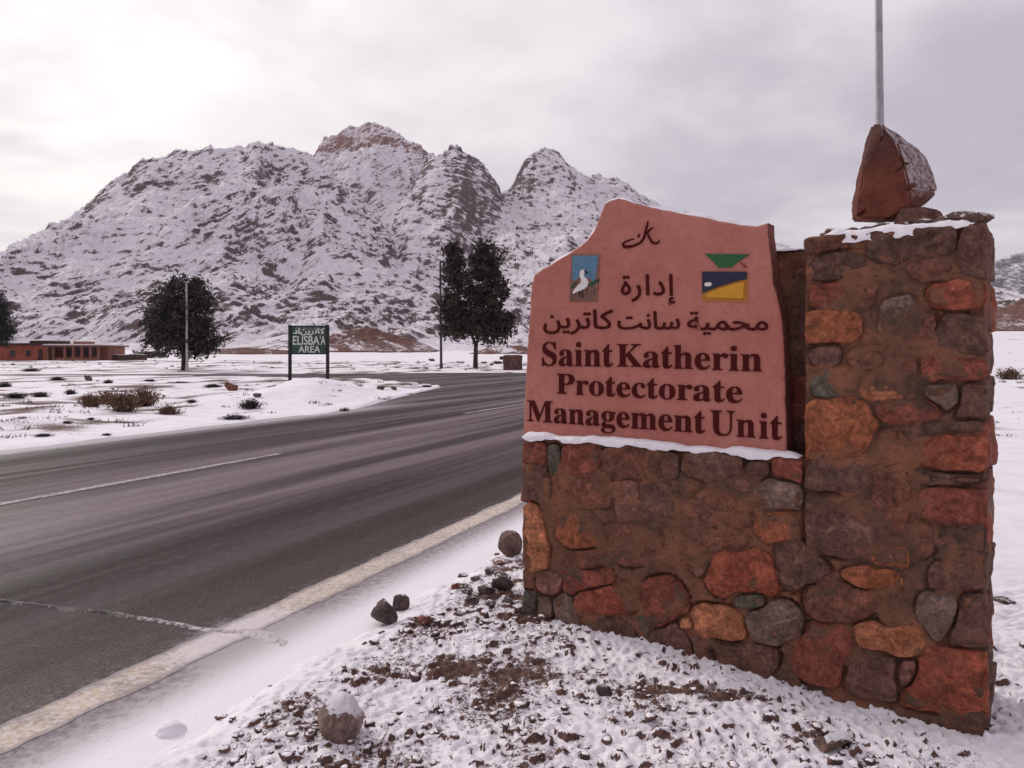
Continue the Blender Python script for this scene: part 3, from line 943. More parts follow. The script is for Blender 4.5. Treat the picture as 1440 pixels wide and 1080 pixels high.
# let every stone swell until it nearly meets its neighbours, so that joints stay narrow
own = np.concatenate([np.full(len(p), i) for i, p in enumerate(outl)])
rs = np.random.RandomState(17)
gapw = np.array([0.006 + 0.009 * rs.rand() for _ in outl])
limit = np.array([(0.016 + 0.026 * rs.rand()) if st_[1] >= 10 else 0.008 for st_ in STONES])
moved = [np.zeros(len(p)) for p in outl]
for step in range(22):
    allp = np.concatenate(outl)
    for i, p in enumerate(outl):
        tan = np.roll(p, -1, 0) - np.roll(p, 1, 0)
        nor = np.stack([tan[:, 1], -tan[:, 0]], 1)
        nor /= np.linalg.norm(nor, axis=1)[:, None] + 1e-9
        new = p + nor * 0.003
        oth = allp[(own != i)]
        oth = oth[(oth[:, 0] > p[:, 0].min() - .12) & (oth[:, 0] < p[:, 0].max() + .12) & (oth[:, 1] > p[:, 1].min() - .12) & (oth[:, 1] < p[:, 1].max() + .12)]
        dmin = np.sqrt(((new[:, None] - oth[None]) ** 2).sum(-1)).min(1) if len(oth) else np.full(len(p), 9.0)
        lo, hi = (0.0, SP - 0.004) if p[:, 0].mean() < SP else (SP + 0.004, SE + 0.012)
        ok = (dmin > gapw[i] + 0.004) & (moved[i] < limit[i]) & (new[:, 0] > lo) & (new[:, 0] < hi) & (new[:, 1] > 0.015 + 0.045 * (new[:, 0] > 1.5)) & (new[:, 1] < (LEDGE if lo == 0 else TOP) - 0.004)
        new = np.where(ok[:, None], new, p)
        moved[i] += 0.003 * ok
        sm = (np.roll(new, 1, 0) + 2 * new + np.roll(new, -1, 0)) / 4
        outl[i] = new * 0.95 + sm * 0.05
for i, (kd, mm, px) in enumerate(STONES):
    poly = np.stack([np.clip(outl[i][:, 0], 0.0, SE + 0.012), np.clip(outl[i][:, 1], 0.0, TOP)], 1)
    me = stone_mesh('stone', poly, mm * 0.00105 + 0.001, 300 + i, front, grow=1)
    put('stone', me, ST[kd], wall)

# ends of the wall and the pillar's left cheek, laid in courses
random.seed(11)


def end_stones(frame, a0, a1, z0, z1, seed):
    rd = random.Random(seed)
    z = z0
    while z < z1 - 0.03:
        h = min(rd.uniform(0.10, 0.24), z1 - z)
        cuts = [a0] + ([a0 + (a1 - a0) * rd.uniform(0.35, 0.65)] if a1 - a0 > 0.3 and rd.random() < 0.8 else []) + [a1]
        for x0, x1 in zip(cuts[:-1], cuts[1:]):
            g = 0.008
            j = lambda: rd.uniform(-0.012, 0.012)
            poly = [(x0 + g, z + g + j()), ((x0 + x1) / 2, z + g + j()), (x1 - g, z + g + j()), (x1 - g + j() * .5, z + h / 2), (x1 - g, z + h - g + j()),
                    ((x0 + x1) / 2, z + h - g + j()), (x0 + g, z + h - g + j()), (x0 + g + j() * .5, z + h / 2)]
            me = stone_mesh('stone', poly, rd.uniform(0.003, 0.016), rd.randrange(9999), frame)
            put('stone', me, ST[rd.choice(['brick', 'brown', 'dark', 'purple', 'grey', 'red', 'brown', 'dark'])], wall)
        z += h


end_stones(lambda a, b, o: (SE + o, a, b), 0.0, TH, 0.0, TOP, 5)
end_stones(lambda a, b, o: (-o, a, b), 0.0, TH, 0.0, LEDGE, 6)
end_stones(lambda a, b, o: (a, 0.215 - o, b), 1.05, SP, LEDGE, 1.98, 8)

# rubble core with a rough coat of mortar over the front
bm = bmesh.new()
box_bm(bm, 0.012, SP, 0.03, TH - 0.01, -0.2, LEDGE - 0.012)
box_bm(bm, SP, SE - 0.006, 0.03, TH - 0.012, -0.2, TOP - 0.012)
box_bm(bm, 0.70, SP, 0.225, TH - 0.014, LEDGE - 0.012, 1.985)
box_bm(bm, 0.16, 0.70, 0.225, TH - 0.016, LEDGE - 0.012, 1.56)
me = bpy.data.meshes.new('core')
bm.to_mesh(me)
bm.free()
put('core', me, M_MORTAR, wall)


def mortar_sheet(s0, s1, z0, z1, d0, seed):
    ss = np.linspace(s0, s1, int((s1 - s0) / 0.008) + 2)
    zz = np.linspace(z0, z1, int((z1 - z0) / 0.008) + 2)
    A, B = np.meshgrid(ss, zz)
    D = d0 + 0.013 * fbm(A * 6, B * 6, 5, seed) + 0.006 * fbm(A * 26, B * 30, 3, seed + 9)
    smear = sst(0.10, 0.22, A) * sst(1.45, 1.30, A) * sst(0.40, 0.55, B) * sst(0.96, 0.88, B) + sst(1.60, 1.70, A) * sst(2.02, 1.92, A) * sst(0.45, 0.6, B)
    if d0 < 0.1:
        D = D - 0.0035 * smear
    if d0 < 0.1:            # the mortar has shrunk away from many of the stones: dark open cracks
        oc = np.concatenate(outl)
        oc = oc[(oc[:, 0] > s0 - 0.05) & (oc[:, 0] < s1 + 0.05)]
        dm = np.empty(A.shape)
        for r_ in range(A.shape[0]):
            near = oc[np.abs(oc[:, 1] - zz[r_]) < 0.04]
            dm[r_] = np.sqrt(((ss[:, None] - near[None, :, 0]) ** 2 + (zz[r_] - near[None, :, 1]) ** 2).min(1)) if len(near) else 1.0
        D = D + 0.030 * sst(0.018, 0.007, dm) * sst(-0.20, 0.15, pn(A * 5.5, B * 5.5, seed + 3)) * (1 - 0.7 * smear)
    D[0], D[-1], D[:, 0], D[:, -1] = d0 + 0.06, d0 + 0.06, d0 + 0.06, d0 + 0.06
    me = grid_mesh('mortar', A, D, B)
    return put('mortar', me, M_MORTAR, wall)


mortar_sheet(0.004, SP - 0.006, -0.1, LEDGE, -0.0045, 221)
mortar_sheet(SP + 0.006, SE + 0.004, -0.1, TOP - 0.006, -0.0055, 223)
mortar_sheet(0.72, SP - 0.004, LEDGE - 0.02, 1.985, 0.21, 225)


def lump_strip(name, path, half, high, seed, m, parent, drip=0.0, step=0.016, rot90=False):
    """a bank of snow along a straight run (a0..a1) at depth span d0..d1 on height z"""
    a0, a1, d0, d1, z = path
    na = int((a1 - a0) / step) + 2
    nd = 11
    v, f = [], []
    for i in range(na):
        a = a0 + (a1 - a0) * i / (na - 1)
        endf = min(1, (a - a0) / 0.04 + 0.05, (a1 - a) / 0.04 + 0.05)
        hh = high * (0.75 + 0.55 * float(fbm(np.array([a * 5.0]), np.array([seed * 1.0]), 3, seed)[0]))
        over = half * (0.5 + 1.1 * float(pn(np.array([a * 7.0]), np.array([seed + 0.5]), seed + 2)[0]) + 0.5 * float(pn(np.array([a * 23.0]), np.array([seed + 0.5]), seed + 3)[0]))
        dr = drip * max(0.0, float(pn(np.array([a * 6.0]), np.array([3.3]), seed + 4)[0]) + 0.45 + 0.6 * float(pn(np.array([a * 19.0]), np.array([3.3]), seed + 5)[0]))
        for k in range(nd):
            tk = k / (nd - 1)
            ang = tk * PI
            # from the hanging front lip over the crown to the back
            d = d0 - max(0.0, over) + (d1 - d0 + max(0.0, over)) * (0.5 - 0.5 * math.cos(ang))
            zz = z + endf * max(0.004, hh) * math.sin(ang) ** 0.7
            if k == 0:
                zz = z - dr * endf
            if k == 1:
                zz -= 0.5 * dr * endf * 0.6
                d -= 0.004
            v.append((a, d, zz + 0.004 * float(pn(np.array([a * 40]), np.array([tk * 6]), seed + 6)[0])))
    for i in range(na - 1):
        for k in range(nd - 1):
            a = i * nd + k
            f.append((a, a + nd, a + nd + 1, a + 1))
    me = mesh(name, v, f)
    if sum(p.normal.z for p in me.polygons) < 0:
        me.flip_normals()
    o = put(name, me, m, parent, smooth=True)
    return o


tag(lump_strip('snow_cap', (0.0, SP - 0.015, -0.012, 0.075, LEDGE - 0.004), 0.014, 0.030, 31, M_SNOW, wall, 0.022), kind='stuff')
tag(lump_strip('snow_cap', (0.74, SP - 0.01, 0.20, 0.40, 1.984), 0.006, 0.030, 37, M_SNOW, wall, 0.004), kind='stuff')
tag(lump_strip('snow_cap', (SP + 0.085, SE - 0.03, -0.010, 0.39, TOP - 0.006), 0.010, 0.042, 41, M_SNOW, wall, 0.030), kind='stuff')
tag(lump_strip('snow_cap', (SP + 0.01, SP + 0.10, 0.02, 0.39, TOP - 0.012), 0.004, 0.026, 43, M_SNOW, wall, 0.0), kind='stuff')


def rock_mesh(name, rx, ry, rz, seed, sub=3, cuts=7, rough=0.07, flat=0.0, lo=0.42):
    bm = bmesh.new()
    bmesh.ops.create_icosphere(bm, subdivisions=sub, radius=1.0)
    rd = random.Random(seed)
    planes = []
    for _ in range(cuts):
        d = Vector((rd.gauss(0, 1), rd.gauss(0, 1), rd.gauss(0, 0.8))).normalized()
        planes.append((d, rd.uniform(lo, 0.80)))
    if flat:
        planes.append((Vector((0, 0, -1)), flat))
    for vtx in bm.verts:
        p = vtx.co.copy()
        for d, h in planes:
            e = p.dot(d) - h
            if e > 0:
                p -= d * e * 0.92
        k = 1 + rough * float(fbm(np.array([p.x * 2.2 + seed]), np.array([p.y * 2.2 + p.z * 1.7]), 3, seed % 50)[0])
        vtx.co = Vector((p.x * rx * k, p.y * ry * k, p.z * rz * k))
    me = bpy.data.meshes.new(name)
    bm.to_mesh(me)
    bm.free()
    return me


M_ROCKSNOW = stone_material('dark rock with a cap of snow', (0.085, 0.052, 0.046), (0.145, 0.085, 0.068), snowy=0.72)
M_ROCKRED = stone_material('red rock dusted with snow', (0.17, 0.058, 0.042), (0.115, 0.05, 0.04), snowy=0.82)
M_ROCKDARK = stone_material('dark bare rock', (0.060, 0.044, 0.044), (0.105, 0.072, 0.066), snowy=0.9)
# small stones bedded along the pillar's top edge
rd = random.Random(4)
for s, d, r in ((1.60, 0.03, .030), (1.68, 0.05, .028), (1.735, 0.02, .026), (1.80, 0.04, .034), (1.88, 0.03, .030), (1.955, 0.04, .036), (2.02, 0.05, .040), (2.09, 0.06, .055), (2.135, 0.10, .05), (1.56, 0.09, .022), (2.12, 0.24, .045), (2.11, 0.35, .036)):
    me = rock_mesh('stone', r * 1.35, r, r * 0.62, int(s * 1000), 2)
    put('stone', me, M_ROCKSNOW, wall, loc=(s, d + 0.012, TOP + r * 0.45))

# ------------------------------------------------------------------ boulder on the pillar
def fpt(u, v, d):
    s, z = wpt(u, v, d)
    return Vector((s, d, z))


b0 = Vector((1.80, 0.22, TOP))
pts = []
for u, v in ((1226, 175), (1240, 173), (1262, 188), (1280, 200), (1296, 213), (1306, 228), (1315, 252), (1321, 270), (1304, 284), (1289, 297), (1268, 303), (1264, 308), (1240, 313), (1198, 312), (1197, 303), (1197, 290), (1204, 255), (1212, 220), (1218, 198)):
    rt = max(0, (u - 1262) / 53)
    pts.append(fpt(u, v, 0.20 + 0.10 * rt))
for u, v, d in ((1228, 190, .12), (1245, 185, .10), (1262, 200, .10), (1272, 232, .075), (1279, 262, .07), (1281, 288, .08), (1252, 308, .07), (1204, 307, .08), (1208, 270, .085), (1216, 230, .10)):
    pts.append(fpt(u, v, d))
for u, v, d in ((1232, 190, .33), (1262, 205, .36), (1295, 232, .40), (1300, 270, .40), (1262, 312, .38), (1214, 312, .36), (1214, 250, .34)):
    pts.append(fpt(u, v, d))
bm = bmesh.new()
for p in pts:
    bm.verts.new(p - b0)
bmesh.ops.convex_hull(bm, input=bm.verts)
bmesh.ops.delete(bm, geom=[x for x in bm.verts if not x.link_faces], context='VERTS')
bmesh.ops.bevel(bm, geom=list(bm.edges), offset=0.008, segments=2, affect='EDGES')
bmesh.ops.triangulate(bm, faces=bm.faces)
bmesh.ops.subdivide_edges(bm, edges=[e for e in bm.edges if e.calc_length() > 0.02], cuts=3, use_grid_fill=True)
bmesh.ops.triangulate(bm, faces=bm.faces)
bmesh.ops.recalc_face_normals(bm, faces=bm.faces)
bm.normal_update()
for x in bm.verts:
    x.co += x.normal * (0.004 * float(fbm(np.array([x.co.x * 14 + x.co.y * 9]), np.array([x.co.z * 14]), 3, 251)[0]))
zmin = min(x.co.z for x in bm.verts)
me = bpy.data.meshes.new('boulder')
bm.to_mesh(me)
bm.free()
mb_, t = mat('red boulder with frosted side')
pos = t.obj()
n1, n2, n3 = t.noise(9, 5, 0.65, pos), t.noise(38, 5, 0.72, pos), t.noise(130, 3, 0.6, pos)
col = t.mix(t.mr(n1, 0.38, 0.62), (0.165, 0.047, 0.031), (0.24, 0.072, 0.042))
col = t.mix(t.m('MULTIPLY', t.mr(n2, 0.5, 0.72), 0.5), col, (0.075, 0.030, 0.026))
zz = t.xyz(pos)[2]
top = t.mr(t.m('ADD', zz, t.m('MULTIPLY', t.m('SUBTRACT', n1, 0.5), 0.22)), 0.25, 0.34)
col = t.mix(t.m('MULTIPLY', top, 0.6), col, (0.080, 0.038, 0.034))
side = t.dot(t.geo('Normal'), (0.90, -0.10, 0.42))
fr = t.m('ADD', side, t.m('MULTIPLY', t.m('SUBTRACT', t.noise(30, 5, 0.75, pos), 0.5), 1.1))
fr = t.m('SUBTRACT', fr, t.mr(zz, 0.20, 0.04, 0.0, 0.45))
col = t.mix(t.mr(fr, 0.36, 0.70), col, (0.20, 0.095, 0.07))
col = t.mix(t.m('MULTIPLY', t.mr(fr, 0.50, 0.80), 0.8), col, (0.62, 0.56, 0.59))
t.out(col, 0.8, t.bump(t.m('ADD', n2, t.m('MULTIPLY', n3, 0.5)), 1.0, 0.03), 0.2)
o = put('boulder', me, mb_, loc=wall_world(*b0), rot=(0, 0, RZ))
tag(o, 'large angular red boulder with a frosted right side balanced on top of the pillar', 'boulder')
# thin slab wedged under it
s1, z1 = wpt(1276, 311, 0.16)
me = rock_mesh('flat_stone', 0.115, 0.13, 0.046, 77, 3, 5, 0.12)
o = put('flat_stone', me, ST['purple'], loc=wall_world(s1 + 0.028, 0.13, TOP + 0.052), rot=(0, 0, RZ), smooth=True)
tag(o, 'thin dark stone slab wedged under the boulder on the pillar', 'stone')

# ------------------------------------------------------------------ sign slab
PD = 0.062                            # its face stands this far behind the wall face
PT = 0.105
m, t = mat('salmon plaster')
pos = t.obj()
n1, n2, n3 = t.noise(3.2, 4, 0.6, pos), t.noise(22, 5, 0.7, pos), t.noise(90, 3, 0.6, pos)
col = t.mix(t.mr(n1, 0.35, 0.65), (0.44, 0.158, 0.125), (0.52, 0.205, 0.165))
col = t.mix(t.m('MULTIPLY', t.mr(n2, 0.46, 0.70), 0.6), col, (0.37, 0.130, 0.100))
col = t.mix(t.m('MULTIPLY', t.mr(n3, 0.58, 0.74), 0.45), col, (0.54, 0.27, 0.22))
col = t.mix(t.m('MULTIPLY', t.mr(t.noise(8, 6, 0.75, pos, 0.5), 0.50, 0.70), 0.55), col, (0.52, 0.235, 0.185))
col = t.mix(t.m('MULTIPLY', t.mr(t.noise(1.6, 3, 0.5, pos), 0.52, 0.66), 0.30), col, (0.33, 0.155, 0.105))
t.out(col, 0.85, t.bump(t.m('ADD', t.m('MULTIPLY', t.noise(6, 5, 0.7, pos), 1.5), t.m('ADD', n2, t.m('MULTIPLY', n3, 0.5))), 0.7, 0.014), 0.15)
M_PLASTER = m
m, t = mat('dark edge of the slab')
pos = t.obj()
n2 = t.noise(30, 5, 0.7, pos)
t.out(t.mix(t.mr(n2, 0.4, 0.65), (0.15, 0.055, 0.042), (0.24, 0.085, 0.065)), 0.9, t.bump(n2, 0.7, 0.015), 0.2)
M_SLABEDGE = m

S0 = 0.9
sign = empty('name_sign', wall_world(S0, PD, LEDGE), RZ)
tag(sign, 'salmon pink slab with dark Arabic and English lettering standing on the stone wall', 'sign')
OUTL = (735, 612, 736, 585, 738, 545, 741, 490, 744, 440, 747, 402, 750, 387, 760, 380, 772, 374, 785, 364, 797, 357, 808, 350, 817, 345, 826, 336, 834, 325, 840, 312, 845, 298, 850, 286,
        857, 281, 868, 279, 880, 282, 890, 285, 915, 291, 940, 296, 960, 301, 985, 305, 1010, 310, 1040, 316, 1062, 318, 1079, 313, 1080, 330, 1083, 360, 1088, 400, 1094, 425, 1100, 455, 1103, 500, 1104, 560, 1106, 645)


def ppt(u, v, d=PD):
    s, z = wpt(u, v, d)
    return s - S0, z - LEDGE


ol = [ppt(OUTL[i], OUTL[i + 1]) for i in range(0, len(OUTL), 2)]
ol[0] = (ol[0][0], -0.03)
ol[-1] = (ol[-1][0], -0.03)
# wavy hand-cast outline
fine = []
for (x0, z0_), (x1, z1_) in zip(ol, ol[1:] + ol[:1]):
    n = max(1, int(math.hypot(x1 - x0, z1_ - z0_) / 0.03))
    for k in range(n):
        fine.append((x0 + (x1 - x0) * k / n, z0_ + (z1_ - z0_) * k / n))
fine = [(x + 0.004 * float(pn(np.array([x * 17]), np.array([z * 17]), 261)[0]), z + 0.004 * float(pn(np.array([x * 17]), np.array([z * 17]), 262)[0])) for x, z in fine]


def plate(name, poly, d0, d1, m, parent, bevel=0.0, m2=None):
    """flat slab: outline (x, z), front at y = d0, back at y = d1"""
    bm = bmesh.new()
    vs = [bm.verts.new((x, d0, z)) for x, z in poly]
    f = bm.faces.new(vs)
    bm.normal_update()
    if f.normal.y > 0:
        f.normal_flip()
    r = bmesh.ops.extrude_face_region(bm, geom=[f])
    nv = [g for g in r['geom'] if isinstance(g, bmesh.types.BMVert)]
    for q in nv:
        q.co.y = d1
    bmesh.ops.recalc_face_normals(bm, faces=bm.faces)
    if bevel:
        es = [e for e in bm.edges if all(abs(q.co.y - d0) < 1e-6 for q in e.verts)]
        bmesh.ops.bevel(bm, geom=es, offset=bevel, segments=3, affect='EDGES', profile=0.5)
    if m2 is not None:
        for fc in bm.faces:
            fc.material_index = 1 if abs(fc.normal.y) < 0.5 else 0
    me = bpy.data.meshes.new(name)
    bm.to_mesh(me)
    bm.free()
    return put(name, me, [m, m2] if m2 is not None else m, parent)


plate('slab', fine, 0.0, PT, M_PLASTER, sign, 0.012, M_SLABEDGE)
# snow lying along the slab's stepped top
tops = [(x, z) for x, z in fine if z > 0.70]
xs = np.array([p[0] for p in tops])
v, f = [], []
NX = 150
sel = sorted([p for p in tops if -0.9 < p[0] < 0.41], key=lambda p: p[0])
# the top edge runs left to right along the outline: walk it by arc length
i0 = min(range(len(fine)), key=lambda i: math.hypot(fine[i][0] - ppt(750, 388)[0], fine[i][1] - ppt(750, 388)[1]))
i1 = min(range(len(fine)), key=lambda i: math.hypot(fine[i][0] - ppt(1078, 314)[0], fine[i][1] - ppt(1078, 314)[1]))
run = fine[i0:i1]
for i, (x, z) in enumerate(run):
    a = run[max(0, i - 1)]
    b = run[min(len(run) - 1, i + 1)]
    tx, tz = b[0] - a[0], b[1] - a[1]
    L = math.hypot(tx, tz) or 1
    nx_, nz_ = -tz / L, tx / L
    th = max(0.002, 0.015 + 0.016 * float(fbm(np.array([i * 0.21]), np.array([2.0]), 3, 271)[0])) * min(1.0, i / 3, (len(run) - 1 - i) / 3)
    for dd, k in ((0.012, -0.2), (0.022, 0.7), (0.055, 1.0), (0.095, 0.7), (0.102, -0.2)):
        v.append((x + nx_ * th * k, dd, z + nz_ * th * k))
for i in range(len(run) - 1):
    for k in range(4):
        a = i * 5 + k
        f.append((a, a + 1, a + 6, a + 5))
me = mesh('snow_cap', v, f)
if sum(p.normal.z for p in me.polygons) < 0:
    me.flip_normals()
tag(put('snow_cap', me, M_SNOW, sign, smooth=True), kind='stuff')

# lettering: raised, painted dark maroon
m, t = mat('dark maroon paint')
pos = t.obj()
t.out(t.mix(t.mr(t.noise(60, 4, 0.7, pos), 0.42, 0.68), (0.055, 0.007, 0.007), (0.105, 0.018, 0.014)), 0.9, t.bump(t.noise(80, 3, 0.6, pos), 0.3, 0.004), 0.08)
M_LETTER = m

